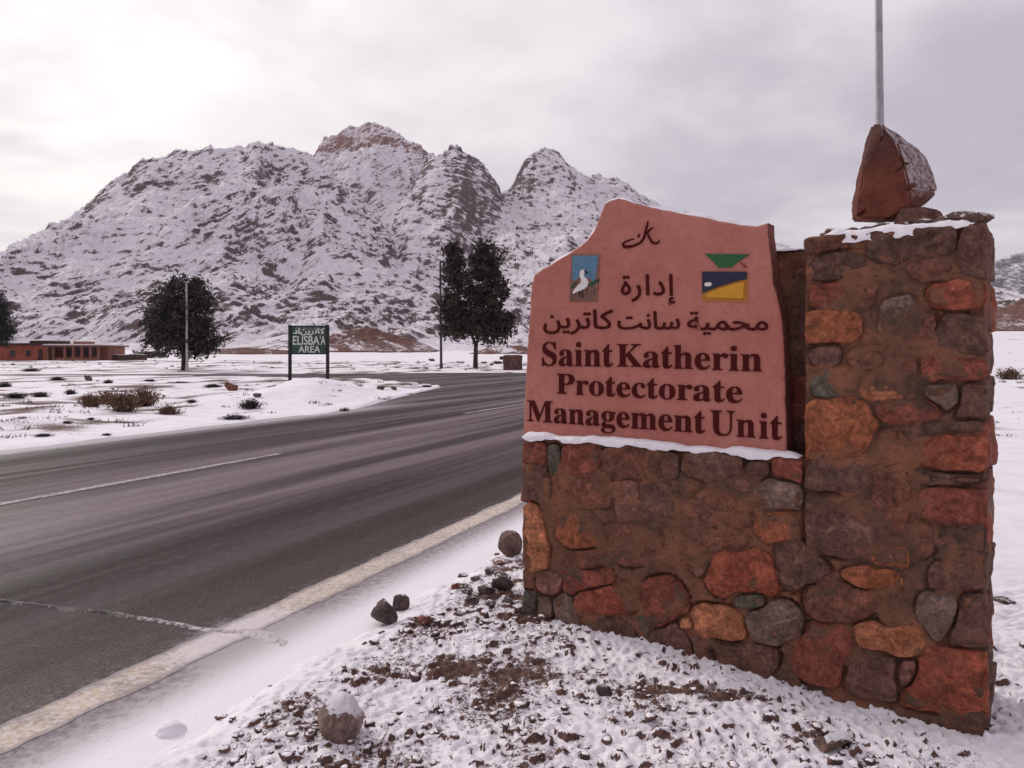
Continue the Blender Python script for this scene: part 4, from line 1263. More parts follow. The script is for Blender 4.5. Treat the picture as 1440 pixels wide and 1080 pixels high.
GLYPHS = {'S':(581,[[64,-16,64,235,93,235,112,169,136,115,166,74,202,45,244,28,293,22,328,26,358,36,383,54,401,76,411,103,415,133,406,174,379,209,335,238,242,284,189,313,147,344,115,376,92,411,79,450,74,494,77,533,86,568,100,600,120,627,143,650,172,669,203,683,238,691,275,694,307,692,342,687,366,682,393,675,420,667,434,664,440,662,446,662,467,670,477,694,505,694,505,475,480,475,469,511,455,543,437,573,417,599,394,621,370,639,343,652,317,659,289,662,257,659,230,650,208,635,185,604,178,566,185,530,204,501,224,484,250,467,281,451,377,406,415,387,447,367,473,347,493,326,509,303,521,280,529,255,533,228,535,198,532,157,521,120,505,86,481,56,453,32,418,12,378,-3,334,-12,286,-15,261,-14,236,-12,211,-7,187,1,164,9,147,14,134,17,126,18,112,16,103,11,97,0,91,-16]]),
'a':(512,[[379,-15,337,-8,310,15,298,52,250,16,198,-6,142,-13,110,-10,82,0,60,17,43,39,33,65,30,94,37,135,59,172,95,203,131,223,177,244,232,264,296,283,296,359,292,395,278,421,255,435,220,440,171,432,155,408,159,399,169,382,179,363,183,344,178,320,164,301,142,288,115,284,87,289,67,303,53,324,49,352,55,385,73,415,92,432,114,446,141,458,171,467,205,472,241,474,305,470,356,457,392,435,416,404,431,363,436,313,436,93,437,72,439,59,444,53,453,51,464,54,477,62,490,41,456,10,419,-9],[225,50,241,53,259,61,278,75,296,94,296,252,229,225,189,183,176,125,181,83,198,58]]),
'i':(295,[[150,539,121,544,97,561,80,585,75,614,80,644,97,668,121,685,150,690,179,685,204,668,220,644,225,614,220,585,203,561,179,544],[27,0,27,24,52,29,68,38,75,55,78,83,78,375,76,406,70,424,55,433,30,437,31,462,221,462,221,83,223,56,230,39,244,29,268,24,268,0]]),
'n':(567,[[27,0,27,24,52,28,67,38,75,56,78,83,78,377,76,404,68,423,53,434,28,438,28,462,220,462,220,398,260,440,308,466,362,474,419,464,460,434,484,385,492,315,492,83,495,56,502,39,517,28,541,24,541,0,301,0,301,24,308,24,340,39,350,83,350,323,348,359,341,384,327,399,302,404,272,398,245,380,220,350,220,83,222,56,230,39,244,28,268,24,268,0]]),
't':(340,[[184,-14,148,-11,119,-1,98,16,84,39,75,69,72,106,72,415,30,415,30,446,68,483,102,517,131,550,156,579,176,606,192,631,215,631,215,462,309,462,309,415,215,415,215,122,217,95,223,76,233,64,250,60,282,73,307,111,331,98,294,36,245,-2]]),
'K':(760,[[24,0,24,26,68,32,94,47,108,75,112,120,112,564,107,605,94,632,67,647,25,653,25,678,361,678,361,653,329,649,305,643,289,633,279,618,274,595,272,564,272,348,478,556,509,593,519,623,509,640,481,650,433,653,433,678,723,678,723,653,710,653,665,646,618,624,567,588,513,537,403,424,690,69,708,50,725,37,746,29,773,26,773,0,418,0,418,26,438,26,456,27,469,28,479,31,493,40,497,51,491,70,471,98,297,318,272,295,272,120,277,75,290,47,317,32,361,26,361,0]]),
'h':(567,[[27,0,27,24,52,28,67,38,75,56,78,83,78,594,76,621,68,639,53,650,28,655,28,678,220,678,220,397,261,440,308,465,362,474,419,464,460,434,484,385,492,315,492,83,495,56,502,39,517,28,541,24,541,0,301,0,301,24,308,24,340,39,350,83,350,323,348,359,341,384,327,399,302,404,272,398,245,380,220,350,220,83,222,56,230,39,244,28,268,24,268,0]]),
'e':(448,[[229,-15,192,-12,157,-1,126,16,98,39,74,68,55,102,41,142,32,186,29,234,32,279,41,320,56,358,76,391,101,420,130,443,162,460,197,471,234,474,287,468,333,449,371,417,399,374,415,321,421,258,421,247,174,247,182,167,206,109,244,74,297,63,335,70,370,92,402,128,424,108,384,54,339,16,287,-7],[173,286,300,286,300,320,299,358,294,389,288,413,269,435,240,442,203,427,180,380,173,303]]),
'r':(428,[[27,0,27,24,52,29,68,38,75,55,78,83,78,375,76,406,69,425,55,433,30,437,31,462,217,462,217,375,235,405,256,429,279,449,313,468,347,474,384,469,410,453,426,428,431,396,427,370,414,349,394,336,369,331,346,334,331,344,319,357,308,372,296,383,281,387,261,380,241,360,227,327,222,286,222,83,226,55,237,38,258,28,294,24,294,0]]),
'P':(622,[[23,0,23,26,67,32,93,47,107,75,111,120,111,564,106,605,93,631,66,646,24,653,24,678,318,678,395,675,456,668,500,655,532,638,558,617,580,592,596,563,606,530,609,494,602,441,581,396,546,358,497,329,435,312,360,306,271,306,271,120,275,75,289,47,316,32,360,26,360,0],[271,342,300,342,345,346,379,357,405,376,421,404,432,442,435,490,432,537,424,576,410,605,388,626,359,638,322,642,297,639,282,631,274,616,271,593]]),
'o':(501,[[251,-15,209,-11,170,-1,135,17,103,41,77,70,56,105,40,143,31,185,28,229,31,275,40,317,56,356,77,390,103,419,135,443,170,460,208,471,250,474,292,471,330,460,365,443,396,420,422,391,444,357,459,318,469,276,472,229,469,183,459,141,444,102,422,68,396,39,366,16,331,-1,293,-12],[251,17,287,27,311,58,319,84,324,121,325,152,327,188,327,229,325,307,319,365,309,403,285,435,251,445,214,434,191,403,182,365,176,307,174,230,174,189,176,153,178,122,183,84,191,58,215,27]]),
'c':(437,[[232,-15,195,-12,161,-1,129,16,100,39,76,68,56,101,41,139,32,179,29,223,32,270,43,313,60,353,82,388,110,417,143,442,179,460,218,471,260,475,305,472,342,461,373,444,395,421,409,395,413,365,409,340,397,321,377,308,352,304,319,312,299,335,292,373,292,381,293,389,294,404,284,433,252,442,205,424,176,370,167,279,171,212,183,157,204,114,232,82,265,63,304,57,339,63,372,79,404,107,424,90,384,44,339,11,288,-8]]),
'M':(944,[[21,0,21,26,64,32,92,47,107,74,112,118,112,569,110,598,105,619,95,634,79,644,55,650,22,653,22,678,275,678,472,212,669,678,919,678,919,653,878,645,853,630,839,604,834,563,834,127,836,90,841,64,851,45,866,35,888,29,918,26,918,0,589,0,589,26,621,30,644,37,660,48,670,66,675,90,677,124,677,594,429,0,402,0,157,579,157,119,162,72,178,44,207,30,252,26,252,0]]),
'g':(487,[[217,-209,158,-206,109,-197,71,-181,43,-160,27,-137,21,-111,30,-81,57,-57,102,-38,65,-15,42,13,35,45,42,80,63,110,85,128,115,146,152,164,86,200,46,251,33,316,36,346,45,374,59,399,79,420,102,439,131,454,162,465,197,472,234,474,273,472,310,465,347,453,472,453,472,399,399,399,418,369,430,337,434,303,431,275,424,249,411,225,394,204,373,186,348,172,320,161,289,155,256,153,245,153,234,154,222,155,211,155,187,151,168,141,154,125,150,106,165,81,210,73,261,73,310,72,351,67,386,60,425,43,451,19,465,-14,470,-55,463,-100,441,-137,406,-168,356,-191,293,-204],[234,185,264,193,284,217,291,242,296,274,297,314,296,354,291,386,284,411,264,434,234,442,204,434,185,411,176,386,172,354,170,314,172,274,176,242,185,217,204,193],[239,-173,324,-165,375,-140,392,-98,387,-76,371,-62,344,-54,305,-51,144,-51,118,-77,109,-108,117,-133,141,-154,166,-165,198,-171]]),
'm':(825,[[27,0,27,24,52,28,67,38,75,56,78,83,78,377,76,404,68,423,53,434,28,438,28,462,218,462,218,394,258,438,303,465,353,474,412,465,453,436,477,389,519,436,567,465,622,474,678,464,718,434,742,385,750,315,750,83,752,56,760,39,774,28,798,24,798,0,562,0,562,24,586,28,600,39,608,57,610,83,610,323,608,359,601,384,587,399,562,404,534,398,507,381,483,353,483,83,485,57,493,39,507,28,530,24,530,0,297,0,297,24,321,28,335,39,343,57,345,83,345,323,343,358,336,384,322,399,297,404,267,398,241,380,218,350,218,83,220,57,227,40,241,29,264,24,264,0]]),
'U':(733,[[369,-19,305,-15,250,-4,205,16,170,43,136,91,116,154,109,231,109,564,104,605,91,631,64,646,22,653,22,678,358,678,358,653,325,649,302,643,285,633,275,618,271,595,269,564,269,208,273,154,284,110,303,77,329,52,365,38,409,33,486,46,540,84,573,148,584,237,584,563,579,604,565,631,537,645,489,653,489,678,706,678,706,653,668,644,645,628,633,602,629,563,629,270,625,198,613,137,593,87,566,48,529,19,485,-2,431,-15]]),
'FEE3':(525,[[0,-5,10,77,36,80,57,89,76,105,94,129,106,150,119,175,133,204,152,243,171,276,191,301,219,329,248,346,276,355,304,358,337,354,367,341,394,320,418,294,438,264,453,231,462,196,465,162,463,125,456,93,444,67,420,36,391,16,357,4,323,0,300,1,274,5,244,12,208,24,168,44,121,73,160,136,192,118,221,103,249,94,285,85,314,82,340,84,360,91,375,101,385,115,391,132,393,151,389,180,379,209,363,235,344,257,321,271,298,276,280,273,263,266,246,252,228,229,215,208,202,182,187,151,171,118,156,89,142,66,120,38,98,19,76,7,53,-1,28,-4]]),
'FEA4':(637,[[637,-5,597,-4,560,1,527,8,497,21,471,39,450,65,438,86,429,111,421,140,480,175,495,140,512,114,534,96,564,85,587,81,615,78,647,77,665,74,678,66,685,53,687,38,683,23,673,9,657,-2],[0,-5,9,77,43,78,77,81,111,85,144,91,177,99,209,108,241,119,271,131,302,145,331,160,359,176,386,194,358,215,326,234,290,249,252,261,224,266,196,269,166,270,151,270,136,269,122,268,108,266,93,263,76,259,60,335,87,342,114,348,141,351,166,352,200,351,231,346,260,340,287,331,313,320,337,309,370,291,402,273,432,256,461,243,491,233,521,230,542,230,549,158,508,155,470,146,434,132,400,116,327,77,301,63,273,50,243,38,211,26,176,16,138,7,96,0,50,-4]]),
'FEE4':(578,[[0,-5,10,77,35,80,55,89,71,105,87,129,98,150,111,175,126,204,142,234,158,260,175,282,199,310,223,331,245,345,267,355,287,360,306,362,337,358,365,348,390,328,414,299,429,273,445,241,461,204,476,170,490,143,502,122,522,99,542,86,563,79,588,77,606,74,619,66,626,53,628,38,624,23,614,9,598,-2,578,-5,541,-2,507,8,477,25,452,49,466,70,453,42,437,20,417,3,395,-10,371,-17,346,-19,313,-16,279,-5,245,12,212,35,192,53,173,74,156,96,139,68,122,46,107,29,83,11,58,1,31,-4],[194,172,212,146,231,123,250,104,270,89,290,77,310,69,328,64,345,62,375,68,397,87,404,117,395,157,386,180,377,202,367,223,356,243,344,259,331,272,316,279,300,282,285,280,269,272,252,259,234,238,214,209]]),
'FEF4':(373,[[0,-5,10,77,55,79,88,85,113,96,131,114,144,140,154,176,160,206,168,242,176,283,254,268,245,228,240,206,237,185,234,164,233,147,234,133,235,119,240,107,250,97,268,89,294,83,318,79,347,78,383,77,401,74,414,66,421,53,423,38,419,23,409,9,393,-2,373,-5,335,-4,303,-2,276,2,244,10,222,21,206,36,196,54,189,75,184,99,214,97,197,68,180,45,160,27,137,14,111,5,80,-1,43,-4],[252,-194,233,-190,217,-180,206,-164,202,-145,206,-126,217,-110,233,-99,252,-95,271,-99,287,-110,297,-126,301,-145,297,-164,287,-180,271,-190],[115,-194,96,-190,80,-180,69,-164,65,-145,69,-126,80,-110,96,-99,115,-95,134,-99,150,-110,160,-126,164,-145,160,-164,150,-180,134,-190]]),
'FE94':(486,[[486,-5,451,-3,420,2,391,11,365,23,343,41,325,64,311,92,301,127,297,168,281,516,362,516,378,186,384,145,395,116,412,96,435,85,463,79,496,77,514,74,527,66,534,53,536,38,532,23,522,9,506,-2],[335,105,297,95,260,89,224,87,189,89,156,94,126,103,99,115,75,131,56,150,37,183,30,223,32,250,40,277,52,302,68,326,87,348,111,368,137,386,166,402,198,417,231,428,266,437,303,443,317,359,285,357,255,352,229,346,193,332,164,316,140,297,123,277,113,256,109,236,113,216,125,200,143,188,166,179,192,172,221,170,251,169,279,172,305,176,327,182],[314,631,295,635,279,646,268,661,264,680,268,699,279,715,295,726,314,730,333,726,349,715,359,699,363,680,359,661,349,646,333,635],[177,631,158,635,142,646,131,661,127,680,131,699,142,715,158,726,177,730,196,726,212,715,222,699,226,680,222,661,212,646,196,635]]),
'FEB3':(784,[[0,-5,10,77,39,78,62,82,80,90,96,105,109,128,121,163,129,193,139,231,149,275,224,254,215,216,210,194,206,172,203,150,202,130,207,108,221,91,248,81,290,77,317,78,339,82,356,91,371,106,382,131,393,167,400,198,407,237,414,282,490,268,483,224,479,198,476,173,473,149,472,130,474,116,479,104,488,92,505,84,529,79,563,77,590,79,614,84,633,94,647,110,655,133,658,163,656,191,650,222,641,259,628,297,615,335,601,373,682,403,695,369,707,330,714,303,720,276,726,249,732,212,734,179,733,150,729,123,722,98,708,66,688,41,663,21,634,7,600,-2,562,-5,519,-2,485,6,459,20,439,40,426,65,418,97,452,97,433,59,412,32,389,14,360,3,337,-2,310,-4,278,-5,252,-3,225,3,198,15,175,35,158,64,150,105,180,111,168,80,154,55,139,36,112,15,80,3,56,-1,29,-4]]),
'FE8E':(291,[[291,-5,242,-3,201,3,169,13,143,27,124,46,110,69,101,97,95,129,92,167,72,714,154,714,174,199,177,156,184,124,196,101,218,87,239,81,266,78,301,77,319,74,332,66,339,53,341,38,338,23,327,9,311,-2]]),
'FEE7':(269,[[0,-5,10,77,54,79,88,83,113,92,130,108,140,131,143,163,141,190,135,223,126,258,114,296,105,322,96,348,86,373,167,403,180,369,192,330,199,303,205,276,211,249,217,212,219,179,217,141,211,109,200,80,185,57,166,37,142,22,113,10,80,2,56,-2,29,-4],[128,507,109,511,93,522,82,537,78,556,82,575,93,591,109,602,128,606,147,602,163,591,173,575,177,556,173,537,163,522,147,511]]),
'FE96':(1093,[[390,-21,416,61,457,62,500,64,545,69,590,75,635,84,681,96,725,110,768,128,809,149,848,174,884,202,916,235,979,198,972,177,967,162,965,149,964,137,967,122,975,109,991,96,1016,86,1040,81,1069,78,1103,77,1121,74,1134,66,1141,53,1143,38,1140,23,1129,9,1113,-2,1093,-5,1052,-3,1015,1,981,9,951,19,927,34,909,52,893,85,893,128,911,122,883,99,851,78,816,60,777,43,736,28,693,15,647,4,599,-5,549,-12,497,-17,444,-20],[390,-21,333,-20,281,-16,234,-10,191,0,154,11,121,26,93,44,71,64,53,89,40,116,33,147,30,182,31,207,34,234,39,260,45,287,51,314,58,339,133,320,124,285,119,264,116,243,113,223,112,205,115,173,124,145,139,122,161,102,191,87,231,76,281,67,343,63,416,61,436,11],[558,401,539,405,523,416,512,431,508,450,512,469,523,485,539,496,558,500,577,496,593,485,603,469,607,450,603,431,593,416,577,405],[421,401,402,405,386,416,375,431,371,450,375,469,386,485,402,496,421,500,440,496,456,485,466,469,470,450,466,431,456,416,440,405]]),
'FEDB':(412,[[0,-5,10,77,104,77,141,78,172,80,198,84,228,91,249,101,262,112,271,124,275,136,276,149,272,175,259,206,243,231,219,260,187,294,159,321,131,346,104,368,80,388,58,405,42,419,32,431,28,439,29,454,31,468,34,482,38,494,43,505,49,513,72,534,101,555,123,569,147,584,175,599,204,615,236,631,271,649,307,667,347,686,388,707,422,633,372,609,327,587,289,569,255,552,225,536,198,522,163,502,133,483,105,464,76,443,91,481,131,448,169,417,203,387,233,358,260,330,284,303,304,276,321,249,334,223,343,197,349,171,351,144,349,121,343,96,331,71,309,47,289,33,263,20,231,10,192,1,146,-3,91,-5]]),
'FE97':(299,[[0,-5,10,77,46,78,77,79,102,82,130,90,149,105,160,128,163,163,161,190,155,223,146,258,134,296,125,322,116,348,106,373,187,403,200,369,212,330,219,303,225,276,231,249,237,212,239,179,238,147,233,119,226,94,208,62,183,37,162,24,137,13,109,5,76,-1,40,-4],[218,507,199,511,183,522,172,537,168,556,172,575,183,591,199,602,218,606,237,602,252,591,263,575,267,556,263,537,252,522,237,511],[81,507,62,511,46,522,35,537,31,556,35,575,46,591,62,602,81,606,100,602,116,591,126,575,130,556,126,537,116,522,100,511]]),
'FE98':(373,[[0,-5,10,77,55,79,88,85,113,96,131,114,144,140,154,176,160,206,168,242,176,283,254,268,245,228,240,206,237,185,234,164,233,147,234,133,235,119,240,107,250,97,268,89,294,83,318,79,347,78,383,77,401,74,414,66,421,53,423,38,419,23,409,9,393,-2,373,-5,335,-4,303,-2,276,2,244,10,222,21,206,36,196,54,189,75,184,99,214,97,197,68,180,45,160,27,137,14,111,5,80,-1,43,-4],[267,386,248,390,232,401,221,416,217,435,221,454,232,470,248,481,267,485,286,481,302,470,312,454,316,435,312,416,302,401,286,390],[130,386,111,390,95,401,84,416,80,435,84,454,95,470,111,481,130,485,149,481,165,470,175,454,179,435,175,416,165,401,149,390]]),
'FEAE':(396,[[4,-232,-25,-156,21,-139,61,-121,97,-101,127,-80,152,-58,174,-35,191,-12,204,12,214,37,223,72,226,107,224,140,216,173,205,207,190,240,174,271,157,302,230,339,248,304,264,270,277,237,290,206,300,177,308,151,324,115,345,93,371,81,406,77,424,74,437,66,444,53,446,38,442,23,432,9,416,-2,396,-5,356,-1,325,11,300,28,283,52,271,78,264,105,296,87,293,44,283,4,267,-34,245,-68,220,-100,191,-128,160,-154,128,-176,95,-195,63,-211,32,-223]]),
'FEF3':(299,[[0,-5,10,77,46,78,77,79,102,82,130,90,149,105,160,128,163,163,161,190,155,223,146,258,134,296,125,322,116,348,106,373,187,403,200,369,212,330,219,303,225,276,231,249,237,212,239,179,238,147,233,119,226,94,208,62,183,37,162,24,137,13,109,5,76,-1,40,-4],[185,-194,166,-190,150,-180,139,-164,135,-145,139,-126,150,-110,166,-99,185,-95,204,-99,220,-110,230,-126,234,-145,230,-164,220,-180,204,-190],[48,-194,29,-190,13,-180,2,-164,-2,-145,2,-126,13,-110,29,-99,48,-95,67,-99,83,-110,93,-126,97,-145,93,-164,83,-180,67,-190]]),
'FEE6':(730,[[30,-1,31,24,34,51,40,79,48,109,59,142,72,176,144,148,134,121,126,95,120,71,114,37,112,6,115,-28,124,-58,140,-84,160,-104,185,-121,214,-134,246,-143,280,-148,316,-150,359,-148,397,-144,430,-136,459,-125,483,-112,503,-96,526,-69,542,-40,550,-7,553,26,552,55,550,82,547,109,539,148,530,186,519,223,507,262,588,284,598,250,605,223,615,185,621,160,634,128,650,106,669,91,692,83,715,78,740,77,758,74,771,66,778,53,780,38,776,23,766,9,750,-2,730,-5,692,-1,660,10,635,26,617,46,604,69,596,92,637,41,634,7,627,-26,618,-59,604,-90,587,-119,565,-147,538,-171,506,-192,468,-209,423,-222,372,-229,313,-232,276,-230,240,-226,205,-218,172,-207,142,-193,115,-176,90,-155,69,-131,53,-104,40,-73,33,-39],[332,398,313,402,297,413,286,428,282,447,286,466,297,482,313,493,332,497,351,493,367,482,377,466,381,447,377,428,367,413,351,402]]),
'FE87':(238,[[92,0,72,714,153,714,173,0],[65,-303,53,-249,77,-243,95,-239,131,-230,126,-251,101,-238,77,-217,59,-189,53,-158,57,-130,68,-108,84,-90,106,-77,130,-70,156,-67,167,-68,180,-69,192,-72,203,-75,195,-125,176,-121,167,-120,156,-119,136,-121,120,-128,110,-140,107,-155,110,-175,121,-191,135,-204,152,-215,167,-221,180,-223,139,-227,165,-220,190,-213,212,-205,232,-198,248,-249,222,-258,192,-268,159,-278,126,-287,94,-296]]),
'FEA9':(477,[[35,45,75,114,99,101,131,89,156,82,184,78,215,77,246,78,273,81,295,87,320,99,338,117,348,138,351,162,349,184,343,212,335,234,323,260,306,292,284,329,255,373,220,424,289,469,322,422,350,378,374,337,393,299,408,265,419,234,429,192,432,157,430,131,423,105,412,80,396,56,373,35,345,18,310,5,266,-3,215,-6,180,-4,146,0,113,7,84,18,58,30]]),
'FE8D':(238,[[92,0,72,714,153,714,173,0]]),
'FEAD':(367,[[4,-230,-25,-154,37,-131,89,-106,131,-78,163,-47,188,-17,206,15,217,47,224,77,226,107,225,134,220,161,212,189,199,220,188,244,174,271,157,302,230,339,253,296,271,255,285,216,294,179,299,145,301,114,299,73,292,35,281,0,265,-33,247,-63,227,-91,203,-116,179,-138,154,-158,127,-176,101,-191,75,-204,37,-220]]),
'FE93':(405,[[202,0,170,2,141,8,114,17,90,30,69,48,53,69,40,94,32,124,30,158,34,189,45,225,63,266,90,309,129,355,178,402,197,348,129,409,181,471,215,443,247,414,277,383,304,351,328,318,348,283,363,247,372,210,375,171,373,146,367,119,356,90,340,62,317,38,287,18,262,8,234,2],[202,82,233,85,259,94,278,107,293,126,301,149,304,175,302,201,296,228,283,256,262,288,242,310,216,335,184,361,228,363,204,341,183,319,164,296,147,272,134,249,123,227,113,195,109,166,116,129,136,103,165,87],[278,560,259,564,243,575,232,590,228,609,232,628,243,644,259,655,278,659,297,655,312,644,323,628,327,609,323,590,312,575,297,564],[141,560,122,564,106,575,95,590,91,609,95,628,106,644,122,655,141,659,160,655,176,644,186,628,190,609,186,590,176,575,160,564]]),
'sE':(500,[[462,682,75,682,75,0,471,0,471,88,173,88,173,300,452,300,452,388,173,388,173,594,462,594]]),
'sL':(490,[[172,682,74,682,74,0,480,0,480,88,172,88]]),
'sI':(250,[[174,682,76,682,76,0,174,0]]),
'sS':(458,[[399,643,350,670,299,686,247,691,162,678,97,642,55,584,40,509,86,396,188,320,289,252,335,165,323,126,287,93,224,79,175,85,128,104,84,136,44,178,44,54,87,26,133,6,182,-5,235,-9,311,5,372,43,412,102,426,176,380,303,279,381,177,443,131,522,145,564,183,593,239,603,288,597,342,575,399,532]]),
'sB':(563,[[75,0,309,0,418,17,490,60,530,118,543,182,532,246,499,298,448,337,379,360,438,397,472,445,483,508,471,571,433,627,368,667,273,682,75,682],[173,594,263,594,334,581,371,546,382,499,366,438,318,402,238,390,173,390],[173,302,291,302,376,288,426,251,442,196,430,145,385,105,296,88,173,88]]),
'sA':(667,[[362,686,293,686,0,0,100,0,186,201,476,201,567,0,667,0],[326,536,436,289,224,289]]),
'sR':(604,[[77,682,77,0,175,0,175,296,216,296,253,291,292,271,338,223,397,140,487,0,604,0,565,53,537,94,511,135,474,195,439,246,402,289,359,324,408,351,443,389,465,436,473,491,457,571,413,631,342,669,249,682],[175,598,238,598,315,586,358,550,372,495,361,441,320,400,238,384,175,384]]),
"s'":(188,[[73,462,115,462,138,599,138,716,50,716,50,599]])}
GCACHE = {}


def glyph_mesh(key, ext, bev, bold=0.0):
    ck = (key, ext, bold)
    if ck in GCACHE:
        return GCACHE[ck]
    cu = bpy.data.curves.new('letter', 'CURVE')
    cu.dimensions = '2D'
    cu.fill_mode = 'BOTH'
    cu.extrude = ext
    cu.bevel_depth = bev
    cu.bevel_resolution = 0
    cu.offset = bold
    for c in GLYPHS[key][1]:
        sp = cu.splines.new('POLY')
        n = len(c) // 2
        sp.points.add(n - 1)
        for i in range(n):
            sp.points[i].co = (c[2 * i] / 1000, c[2 * i + 1] / 1000, 0, 1)
        sp.use_cyclic_u = True
    ob = bpy.data.objects.new('letter', cu)
    COL.objects.link(ob)
    dg = bpy.context.evaluated_depsgraph_get()
    me = bpy.data.meshes.new_from_object(ob.evaluated_get(dg))
    me.name = 'letter'
    bpy.data.objects.remove(ob)
    bpy.data.curves.remove(cu)
    GCACHE[ck] = me
    return me


def place_word(keys, x0, x1, zb0, zb1, hs, parent, m, depth=0.006, y=0.0, bold=0.0, gaps=None, name='letter'):
    """set glyphs from x0 to x1 on a baseline zb0..zb1; hs = metres per em in height"""
    lo = min(min(c[0::2]) for c in GLYPHS[keys[0]][1]) / 1000
    adv = [GLYPHS[k][0] / 1000 for k in keys]
    lastw = max(max(c[0::2]) for c in GLYPHS[keys[-1]][1]) / 1000
    gaps = gaps or [0] * len(keys)
    tot = sum(adv[:-1]) + sum(gaps[:-1]) + lastw - lo
    hx = (x1 - x0) / tot
    x = x0 - lo * hx
    for k, a, g in zip(keys, adv, gaps):
        me = glyph_mesh(k, 0.5, 0.0, bold)
        o = put(name, me, m, parent)
        zb = zb0 + (zb1 - zb0) * (x - x0) / max(1e-6, x1 - x0)
        # glyph x -> along the slab, glyph y -> up, extrusion -> depth
        o.location = (x, y - depth * 0.5 + 0.0005, zb)
        o.rotation_euler = (PI / 2, 0, 0)
        o.scale = (hx, hs, depth)
        x += (a + g) * hx


def word_px(keys, u0, v0, u1, v1, caph_px, cap_em, bold=0.0, gaps=None):
    a, b = ppt(u0, v0), ppt(u1, v1)
    um = (u0 + u1) / 2
    vm = (v0 + v1) / 2
    hs = (ppt(um, vm - caph_px)[1] - ppt(um, vm)[1]) / cap_em
    place_word(keys, a[0], b[0], a[1], b[1], hs, sign, M_LETTER, 0.007, 0.0, bold, gaps)


word_px(list('Saint'), 763, 514, 862, 516, 34, 0.69)
word_px(list('Katherin'), 868, 515.5, 1072, 523, 34, 0.69)
word_px(list('Protectorate'), 783, 553.5, 1044, 567, 31, 0.69)
word_px(list('Management'), 742, 592, 992, 609.5, 32, 0.69)
word_px(list('Unit'), 999, 611, 1100, 619, 36, 0.69, 0.0, [0, 0.05, 0.0, 0])
word_px(['FE94', 'FEF4', 'FEE4', 'FEA4', 'FEE3'], 967, 463.8, 1080, 465, 25, 0.714, 0.010)
word_px(['FE96', 'FEE7', 'FE8E', 'FEB3'], 869, 462.8, 956, 463.5, 25, 0.714, 0.010)
word_px(['FEE6', 'FEF3', 'FEAE', 'FE97', 'FE8E', 'FEDB'], 765, 461.5, 862, 462.5, 26, 0.714, 0.010)
word_px(['FE93', 'FEAD', 'FE8D', 'FEA9', 'FE87'], 874, 414.8, 949, 416, 29, 0.714, 0.010, [0.05, 0.06, 0.06, 0.06, 0])


def brush(name, pts, m, parent, depth=0.006):
    """a raised brush stroke: (u, v, half width px) along the slab"""
    P = []
    for u, v, r in pts:
        x, z = ppt(u, v)
        P.append((x, z, r * 0.00345))
    # smooth with Catmull-Rom
    Q = []
    for i in range(len(P) - 1):
        p0, p1, p2, p3 = P[max(0, i - 1)], P[i], P[i + 1], P[min(len(P) - 1, i + 2)]
        for k in range(5):
            s = k / 5
            Q.append(tuple(0.5 * ((2 * p1[j]) + (p2[j] - p0[j]) * s + (2 * p0[j] - 5 * p1[j] + 4 * p2[j] - p3[j]) * s * s + (3 * p1[j] - p0[j] - 3 * p2[j] + p3[j]) * s ** 3) for j in range(3)))
    Q.append(P[-1])
    v, f = [], []
    for i, (x, z, r) in enumerate(Q):
        a, b = Q[max(0, i - 1)], Q[min(len(Q) - 1, i + 1)]
        tx, tz = b[0] - a[0], b[1] - a[1]
        L = math.hypot(tx, tz) or 1
        nx_, nz_ = -tz / L * r, tx / L * r
        v += [(x - nx_, 0.001, z - nz_), (x - nx_ * 0.8, -depth, z - nz_ * 0.8), (x + nx_ * 0.8, -depth, z + nz_ * 0.8), (x + nx_, 0.001, z + nz_)]
    for i in range(len(Q) - 1):
        for k in range(3):
            a = i * 4 + k
            f.append((a, a + 1, a + 5, a + 4))
    f += [(0, 1, 2, 3), tuple(len(v) - 4 + k for k in (3, 2, 1, 0))]
    me = mesh(name, v, f)
    bm = bmesh.new()
    bm.from_mesh(me)
    bmesh.ops.recalc_face_normals(bm, faces=bm.faces)
    bm.to_mesh(me)
    bm.free()
    return put(name, me, m, parent)


em = brush('monogram', [(911.3, 310.5, .8), (910.5, 317, 1.5), (908, 325, 1.7), (906.5, 333, 1.9), (902, 340, 1.8), (894, 344.5, 1.9), (886, 346.8, 2.3), (879, 347, 2.6), (876.5, 344, 2.0), (879, 340.5, 1.3), (884, 338.2, 1.1), (892, 336, .8)], M_LETTER, sign)
brush('stroke', [(918.5, 320, .9), (914.5, 323, 1.3), (911, 326.5, 1.5), (912, 331, 1.7), (914.5, 336.5, 1.9), (918, 341.3, 1.9), (923, 342, 1.8), (926.5, 340.5, 1.4), (927.3, 337.5, .8)], M_LETTER, em)
brush('stroke', [(899.5, 329, .9), (898.7, 331.8, 1.7), (897.6, 334.2, 1.2)], M_LETTER, em)


def flat_mat(name, c, var=0.75, rough=0.55, sc=45):
    m, t = mat(name)
    pos = t.obj()
    n = t.noise(sc, 4, 0.7, pos)
    t.out(t.mix(t.mr(n, 0.40, 0.68), c, tuple(x * var for x in c)), rough, t.bump(n, 0.25, 0.004), 0.3)
    return m


def pxpoly(*a):
    return [ppt(a[i], a[i + 1]) for i in range(0, len(a), 2)]


